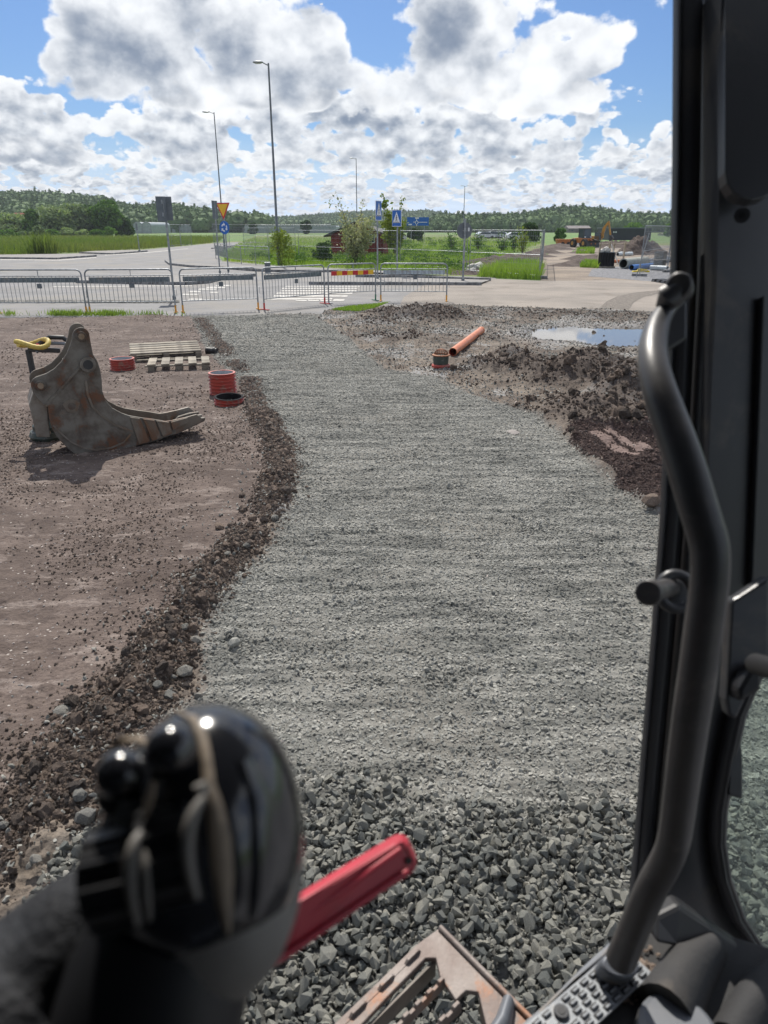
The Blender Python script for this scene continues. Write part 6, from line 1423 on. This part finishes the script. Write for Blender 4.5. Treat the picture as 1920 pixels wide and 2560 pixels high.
# resample smooth
def smooth_path(p_, r_, it=3):
    for _ in range(it):
        q = [p_[0]]; s_ = [r_[0]]
        for i in range(len(p_)-1): q += [p_[i].lerp(p_[i+1], .25), p_[i].lerp(p_[i+1], .75)]; s_ += [r_[i]*.75+r_[i+1]*.25, r_[i]*.25+r_[i+1]*.75]
        q.append(p_[-1]); s_.append(r_[-1]); p_, r_ = q, s_
    return p_, r_
pts, rad = smooth_path(pts, rad, 2)
gh = part('grab_handle', MB().tube(pts, rad, 28), M['handle'], ex, 60)
slab('handle_bracket', [(1644, 808), (1668, 775), (1711, 745), (1720, 745), (1720, 846), (1664, 882)], .80, .02, 'cab', parent=gh, bev=.004)
part('handle_bolt', MB().tube([L_(P(1703, 726, .80)), L_(P(1697, 712, .76))], .014, 18), M['handle'], gh, 40, bev=.003)
part('handle_clip', MB().tube([L_(P(1660, 765, .79)), L_(P(1678, 738, .77)), L_(P(1700, 722, .77))], [.009, .015, .012], 16), M['handle'], gh, 50)
part('handle_foot', MB().tube([L_(P(1552, 2412, .89)), L_(P(1520, 2445, .93))], .024, 20, sq=.6), M['sill'], gh, 40, bev=.003)
# latch pin
lp = part('latch_pin', MB().tube([L_(P(1676, 1468, .86)), L_(P(1628, 1480, .80))], .0115, 20), M['handle'], ex, 40, bev=.002)
part('pin_head', MB().tube([L_(P(1630, 1479.5, .803)), L_(P(1619, 1482, .788))], .0145, 22), M['handle'], lp, 40, bev=.002)
part('pin_ring', MB().tube([L_(P(1690, 1478, .85))+Vector((.020*math.cos(a), .01*math.sin(a), .018*math.sin(a))) for a in np.linspace(0, 6.283, 20)], .0065, 8), M['cab'], lp, 50)
slab('pin_bracket', [(1662, 1440), (1725, 1455), (1728, 1520), (1670, 1515)], .87, .015, 'cab', parent=lp, bev=.004)
# floor and sill
FZ = 1.30
def fl(x_, y_, z_=FZ): return G(x_, y_, z_)
def flat(name, pts, z_, th, m_, parent=ex, bev=.004, smooth=None):
    A = [L_(G(a, b, z_)) for a, b in pts]; B = [v_-Vector((0, 0, th)) for v_ in A]; n_ = len(A)
    return part(name, MB().add(A+B, [tuple(range(n_)), tuple(range(2*n_-1, n_-1, -1))]+[(i, i+n_, (i+1) % n_+n_, (i+1) % n_) for i in range(n_)]), M[m_], parent, smooth, bev=bev)
flat('cab_floor', [(1262, 2650), (1318, 2566), (1520, 2392), (1600, 2340), (1700, 2300), (2100, 2420), (2200, 2800), (1500, 2800)], FZ-.004, .05, 'floor')
flat('sill', [(1235, 2640), (1300, 2562), (1365, 2502), (1460, 2408), (1538, 2338), (1562, 2352), (1516, 2396), (1318, 2566), (1262, 2650)], FZ+.004, .07, 'sill', bev=.008)
# tread plate: in the floor plane with rows of raised treads
tp0 = fl(1320, 2556, FZ+.008); tA = fl(1516, 2390, FZ+.008)-tp0; eu = tA.normalized(); ew = Vector((eu.y, -eu.x, 0)); 
PLn = tA.length+.03; PWd = .050
r_tp = part('tread_plate', MB().add([L_(tp0+eu*a+ew*b+Vector((0, 0, c))) for c in (0, -.003) for a, b in ((-.1, 0), (PLn, 0), (PLn, PWd), (-.1, PWd))], [(0, 1, 2, 3), (7, 6, 5, 4), (0, 4, 5, 1), (1, 5, 6, 2), (2, 6, 7, 3), (3, 7, 4, 0)]), M['alu'], ex, bev=.001)
tooth = MB().tube([Vector((-.0046, 0, 0)), Vector((.0046, 0, 0))], .0019, 8).mesh('tread_bar', M['alu'], 50)
hole = MB().box((0, 0, 0), (.0118, .0062, .0010)).mesh('tread_slot', M['cabdk'])
ang = math.atan2(eu.y, eu.x)
nrow = int(PLn/.0172)
for i in range(-5, nrow):
    for j in range(5):
        q = tp0+eu*(.008+i*.0172+(j % 2)*.003)+ew*(.0065+j*.0092)
        if (q-fl(1403, 2532, FZ+.008)).length < .0145: continue
        put('tread_slot', hole, r_tp, L_(q+Vector((0, 0, .0008))), (0, 0, ang)); put('tread_bar', tooth, r_tp, L_(q+ew*.0012+Vector((0, 0, .0022))), (0, 0, ang))
q = fl(1403, 2532, FZ+.009); sc_ = part('plate_screw', MB().cyl(L_(q), L_(q+Vector((0, 0, .004))), .0095, 22), M['cab'], ex, 40, bev=.0015); part('screw_socket', MB().cyl(L_(q+Vector((0, 0, .0041))), L_(q+Vector((0, 0, .0048))), .005, 6), M['cabdk'], sc_)
# hump on floor, wedge, disc
part('floor_hump', MB().tube([L_(fl(1660, 2560, FZ-.02)), L_(fl(1720, 2440, FZ-.01)), L_(fl(1790, 2370, FZ))], [.075, .06, .03], 20, sq=.55), M['floor'], ex, 50)
part('floor_hump', MB().tube([L_(fl(1820, 2640, FZ-.03)), L_(fl(1900, 2500, FZ-.02)), L_(fl(1960, 2440, FZ-.02))], [.06, .055, .04], 20, sq=.5), M['floor'], ex, 50)
flat('floor_tab', [(1585, 2560), (1598, 2515), (1621, 2490), (1640, 2540), (1630, 2600), (1590, 2600)], FZ+.012, .010, 'floor', bev=.003)
q = fl(1695, 2585, FZ+.02); part('round_cap', MB().lathe([(.001, .012), (.038, .012), (.045, .006), (.046, -.01)], 30, c=L_(q)), M['sill'], ex, 40)
bw_ = [hull(3000+i, 14, (1, .8, .6)) for i in range(4)]
dl = MB()
for k in range(150):
    x_ = random.gauss(1580, 26); y_ = random.gauss(2440, 24)-(x_-1580)*.35; q = fl(x_, y_, FZ+.0); s_ = random.uniform(.002, .008); me_ = random.choice(bw_)
    dl.add([L_(q)+Vector(v_.co)*s_ for v_ in me_.vertices], [tuple(p__.vertices) for p__ in me_.polygons])
o = part('dirt_crumbs', dl, M['clod'], ex, kind='stuff')
slab('pillar_foot', [(1640, 2290, .93), (1700, 2260, .94), (1800, 2330, .96), (1960, 2440, .98), (1960, 2560, .94), (1800, 2440, .93), (1690, 2370, .92), (1640, 2360, .91)], .9, .03, 'cabdk', bev=.006)
# windshield glass
band('windshield', [(x_-2, y_, dz_(y_)+.12) for x_, y_ in [(1880, 1640), (1860, 1800), (1812, 2000), (1806, 2130), (1850, 2300), (1900, 2400)]], [(x_, y_, dz_(y_)+.17) for x_, y_ in [(2200, 1640), (2200, 1800), (2200, 2000), (2200, 2130), (2200, 2300), (2200, 2500)]], 'cabglass', .004)
# cab shell around the seat: roof, rear wall, far side wall
part('roof', MB().box(L_((.05, 0, 2.86)), (2.0, 1.66, .08)), M['cab'], ex, bev=.02)
part('rear_wall', MB().box(L_((-.97, 0, 2.05)), (.05, 1.62, 1.54)), M['cab'], ex, bev=.01)
part('side_wall', MB().box(L_((.05, -.82, 2.05)), (1.98, .05, 1.54)), M['cab'], ex, bev=.01)
part('rear_floor', MB().box(L_((-.2, -.12, 1.22)), (1.6, 1.3, .06)), M['floor'], ex, bev=.01)
part('seat', MB().box(L_((-.35, -.30, 1.62)), (.55, .52, .16)).box(L_((-.66, -.30, 2.0)), (.14, .50, .75)), M['seal'], ex, bev=.04)
# ------------------------------------------------------------------ step
SZ = .86
def sp3(x_, y_, z_=SZ): return L_(G(x_, y_, z_))
st = flat('step', [(1100, 2318), (1120, 2330), (1340, 2560), (1390, 2620), (1250, 2720), (1215, 2560), (1196, 2480), (1165, 2476), (1140, 2500), (1100, 2440), (1090, 2395), (1064, 2395), (980, 2480), (905, 2560), (850, 2620), (770, 2620), (835, 2560), (1040, 2362)], SZ, .012, 'step', bev=.002)
part('step_lip', MB().tube([sp3(1100, 2318, SZ+.004), sp3(1200, 2420, SZ+.004), sp3(1340, 2560, SZ+.004), sp3(1400, 2620, SZ+.004)], .006, 8), M['step'], st, 50)
def vplate(pts, z_, h_, th, name, m_='stepdk', parent=st, teeth=0):
    a = G(*pts[0], z_); b = G(*pts[1], z_); d_ = (b-a); L = d_.length; d_.normalize(); n_ = Vector((-d_.y, d_.x, 0))*th
    prof = [(0, -h_), (L, -h_), (L, 0)]
    if teeth:
        tl = L/teeth
        prof = [(0, -h_), (L, -h_)]
        for k in range(teeth-1, -1, -1): x0 = k*tl; prof += [(x0+tl*.98, 0), (x0+tl*.72, 0), (x0+tl*.62, .008), (x0+tl*.22, .008), (x0+tl*.12, 0)]
    else: prof += [(0, 0)]
    A = [L_(a+d_*p_[0]+Vector((0, 0, p_[1]))) for p_ in prof]; B = [v_+n_ for v_ in A]; n2 = len(A)
    return part(name, MB().add(A+B, [tuple(range(n2)), tuple(range(2*n2-1, n2-1, -1))]+[(i, i+n2, (i+1) % n2+n2, (i+1) % n2) for i in range(n2)]), M[m_], parent, bev=.001)
vplate([(1055, 2365), (770, 2640)], SZ+.001, .05, .006, 'toothed_edge', 'step', teeth=4)
vplate([(1110, 2440), (930, 2620)], SZ, .024, .007, 'toothed_bar', 'step', teeth=6)
vplate([(1150, 2500), (1010, 2640)], SZ, .024, .007, 'toothed_bar', 'step', teeth=4)
vplate([(1085, 2397), (870, 2610)], SZ-.012, .045, .006, 'inner_flange', 'stepdk')
vplate([(1102, 2320), (1400, 2622)], SZ-.012, .06, .006, 'outer_flange', 'stepdk')
vplate([(1200, 2482), (1235, 2640)], SZ-.012, .05, .006, 'inner_flange', 'stepdk')
part('step_corner', MB().tube([sp3(1270, 2512, SZ+.0), sp3(1255, 2570, SZ), sp3(1200, 2660, SZ)], [.028, .036, .04], 18, sq=.45), M['sill'], st, 50)
# ------------------------------------------------------------------ red lever
lv = [(640, 2440, .50), (720, 2365, .50), (1000, 2145, .56)]
def lever():
    top = [(560, 2420, .47), (745, 2258, .50), (985, 2108, .56), (1005, 2104, .562), (1020, 2112, .565), (1043, 2160, .567), (1040, 2178, .565), (1022, 2192, .562), (745, 2370, .50), (560, 2520, .47)]
    A = [L_(P(*p_)) for p_ in top]; nrm = FW*.016; B = [v_+nrm for v_ in A]; n_ = len(A)
    o = part('safety_lever', MB().add(A+B, [tuple(range(n_)), tuple(range(2*n_-1, n_-1, -1))]+[(i, i+n_, (i+1) % n_+n_, (i+1) % n_) for i in range(n_)]), M['redlever'], ex, bev=.0035)
    for e1, e2 in (((600, 2400, .4765), (1000, 2124, .5585)), ((640, 2440, .4765), (1018, 2178, .5585))):
        part('lever_rim', MB().tube([L_(P(*e1)), L_(P(*e2))], .0025, 10), M['redlever'], o, 50)
    part('lever_hole', MB().tube([L_(P(1022, 2152, .5625)), L_(P(1022, 2152, .560))], .0028, 10), M['cabdk'], o)
lever()
# ------------------------------------------------------------------ joystick
JC = P(505, 2105, .30); ax_x = Vector((1, 0, 0)); 
RX, RY, RZ = 252*.30/FPX, 345*.30/FPX, .040       # screen-x, screen-y, depth radii
JM = Matrix((ax_x, UP, -FW)).transposed() @ Matrix.Rotation(R(-6), 3, 'Z')
js = root('joystick', L_(JC)); js.parent = ex
def onj(x_, y_, lift=0.):
    """point on the joystick head seen at this pixel"""
    o = Vector((0, 0, EYE)); d_ = ray(x_, y_); Mi = JM.transposed(); oo = Mi @ (o-JC); dd = Mi @ d_
    sc_ = Vector((1/(RX+lift), 1/(RY+lift), 1/(RZ+lift))); oo = Vector((oo.x*sc_.x, oo.y*sc_.y, oo.z*sc_.z)); dd = Vector((dd.x*sc_.x, dd.y*sc_.y, dd.z*sc_.z))
    a = dd.dot(dd); b = 2*oo.dot(dd); c = oo.dot(oo)-1; D_ = b*b-4*a*c; t_ = (-b-math.sqrt(max(D_, 0)))/(2*a); return o+d_*t_-JC
def jpart(name, mb, m_, smooth=60, bev=0, par=None):
    o = part(name, mb, M[m_], par or js, smooth, bev=bev); return o
jpart('head', MB().ball((0, 0, 0), 1, 48, (RX, RY, RZ), JM), 'joy')
jpart('base_shell', MB().ball(JM @ Vector((.004, -.019, -.010)), 1, 40, (RX*.93, RY*.95, RZ*.95), JM), 'palegrey')
def ribbon(pts, name, m_, lift=.0015):
    """pts: (x, y, halfwidth px)"""
    vs = []; K = 5
    for i, (x_, y_, hw) in enumerate(pts):
        a = pts[max(i-1, 0)]; b = pts[min(i+1, len(pts)-1)]; dx_, dy_ = b[0]-a[0], b[1]-a[1]; l = math.hypot(dx_, dy_); nx, ny = -dy_/l, dx_/l
        for k in range(K): u_ = (k/(K-1)*2-1); vs.append(onj(x_+nx*hw*u_, y_+ny*hw*u_, lift*(1-abs(u_)**3)+.0002))
    return jpart(name, MB().add(vs, [(i*K+k, i*K+k+1, (i+1)*K+k+1, (i+1)*K+k) for i in range(len(pts)-1) for k in range(K-1)]), m_)
ribbon([(440, 1775, 4), (480, 1795, 12), (505, 1840, 14), (517, 1900, 14), (522, 1960, 16), (538, 2020, 22), (550, 2100, 28), (556, 2180, 28), (560, 2250, 22), (567, 2310, 12), (572, 2340, 3)], 'tan_inlay', 'tan')
ribbon([(250, 1905, 5), (300, 1850, 10), (350, 1848, 12), (365, 1862, 8)], 'tan_inlay', 'tan')
ribbon([(610, 1900, 18), (655, 2000, 34), (670, 2120, 44), (660, 2230, 38), (640, 2300, 20)], 'gloss_panel', 'joy')
ribbon([(625, 2235, 14), (640, 2300, 30), (655, 2360, 34), (690, 2400, 20), (715, 2400, 6)], 'pink_reflection', 'reflectpink') if 'reflectpink' in M else None  # pink reflection on the head put into colour; skipped unless its material exists
def jb(x_, y_, rpx, d_, m_, name, sc=(1, 1, 1)):
    q = P(x_, y_, d_)-JC; return jpart(name, MB().ball(q, rpx*d_/FPX, 32, sc), m_)
b1 = jb(302, 1935, 62, .275, 'joy', 'thumb_button'); b2 = jb(428, 1873, 66, .272, 'joy', 'thumb_button')
for (x_, y_, d_) in ((305, 1985, .285), (430, 1930, .28)):
    q = P(x_, y_, d_)-JC; jpart('button_collar', MB().ball(q, 62*d_/FPX, 24, (1, 1, .8)), 'joym')
# rollers: two ribbed thumb wheels side by side
tiltm = Vector((.95, 0, .0)) 
for (x_, y_, w_, hgt_) in ((303, 2185, 58, 150), (445, 2120, 64, 160)):
    c = P(x_, y_, .273)-JC; half = w_*.285/FPX; a_ = (ax_x*.95+UP*.22).normalized()
    mb = MB(); mb.tube([c-a_*half, c+a_*half], hgt_*.285/FPX*.78, 30); wh = jpart('thumb_wheel', mb, 'joym', 40, .0012)
    rr = hgt_*.285/FPX*.79; bx_ = a_.cross(FW).normalized(); cx_ = bx_.cross(a_)
    for k in range(14):
        t_ = 2*math.pi*k/14; q = c+(bx_*math.cos(t_)+cx_*math.sin(t_))*rr
        jpart('wheel_rib', MB().tube([q-a_*half*.92, q+a_*half*.92], .0011, 8), 'joym', 50)
def arcpath(pts, name, rad_, m_):
    p_ = [P(*q)-JC for q in pts]; rr = [rad_*(.35+.65*math.sin(math.pi*min(1, max(0, (i+.3)/(len(p_)-.4))))) for i in range(len(p_))]; p_, rr = smooth_path(p_, rr, 2)
    return jpart(name, MB().tube(p_, rr, 10), m_, 60)
arcpath([(352, 2080, .258), (333, 2110, .254), (325, 2170, .252), (330, 2240, .252), (344, 2310, .256)], 'wheel_guard', .0026, 'palegrey')
arcpath([(362, 2100, .258), (364, 2170, .252), (368, 2240, .252), (374, 2300, .256)], 'wheel_guard', .0016, 'palegrey')
arcpath([(510, 1990, .258), (483, 2030, .254), (466, 2090, .252), (470, 2170, .252), (492, 2245, .256)], 'wheel_guard', .0026, 'palegrey')
arcpath([(383, 1955, .262), (374, 2000, .262), (362, 2040, .262)], 'divider_tip', .0018, 'tan')
arcpath([(498, 1960, .262), (508, 1985, .262)], 'divider_tip', .0035, 'palegrey')
# lower hand rest / boot sweeping to lower left
bt = MB(); cps = [(330, 2260, .31, 130), (240, 2330, .31, 170), (150, 2430, .31, 205), (60, 2540, .30, 235), (-60, 2660, .29, 260)]
pp = [P(a, b, c)-JC for a, b, c, e in cps]; rr = [e*c/FPX for a, b, c, e in cps]; pp, rr = smooth_path(pp, rr, 2)
jpart('underside_shell', MB().ball(JM @ Vector((.0065, -.0275, .004)), 1, 40, (RX*.82, RY*.60, RZ*.8), JM), 'palegrey')
jpart('rubber_boot', MB().tube(pp, rr, 36), 'boot')
pp = [P(a, b, c)-JC for a, b, c in ((440, 2320, .295), (400, 2440, .29), (360, 2580, .29), (330, 2740, .29))]; jpart('grip', MB().tube(pp, [.034, .037, .038, .038], 32), 'joym')
hz_m = bpy.data.materials.new('haze_air'); hz_m.use_nodes = True; ht = NT(hz_m.node_tree); ht.n.remove(ht.n['Principled BSDF'])
pv = ht.new('ShaderNodeVolumePrincipled'); pv.inputs['Color'].default_value = (.80, .88, 1, 1); pv.inputs['Density'].default_value = .00018; pv.inputs['Anisotropy'].default_value = .3
ht.l.new(pv.outputs[0], ht.n['Material Output'].inputs['Volume'])
tag(part('haze', MB().box((0, 0, 32), (5200, 5200, 67.4)), hz_m), kind='stuff')
print('objects', len(bpy.data.objects))
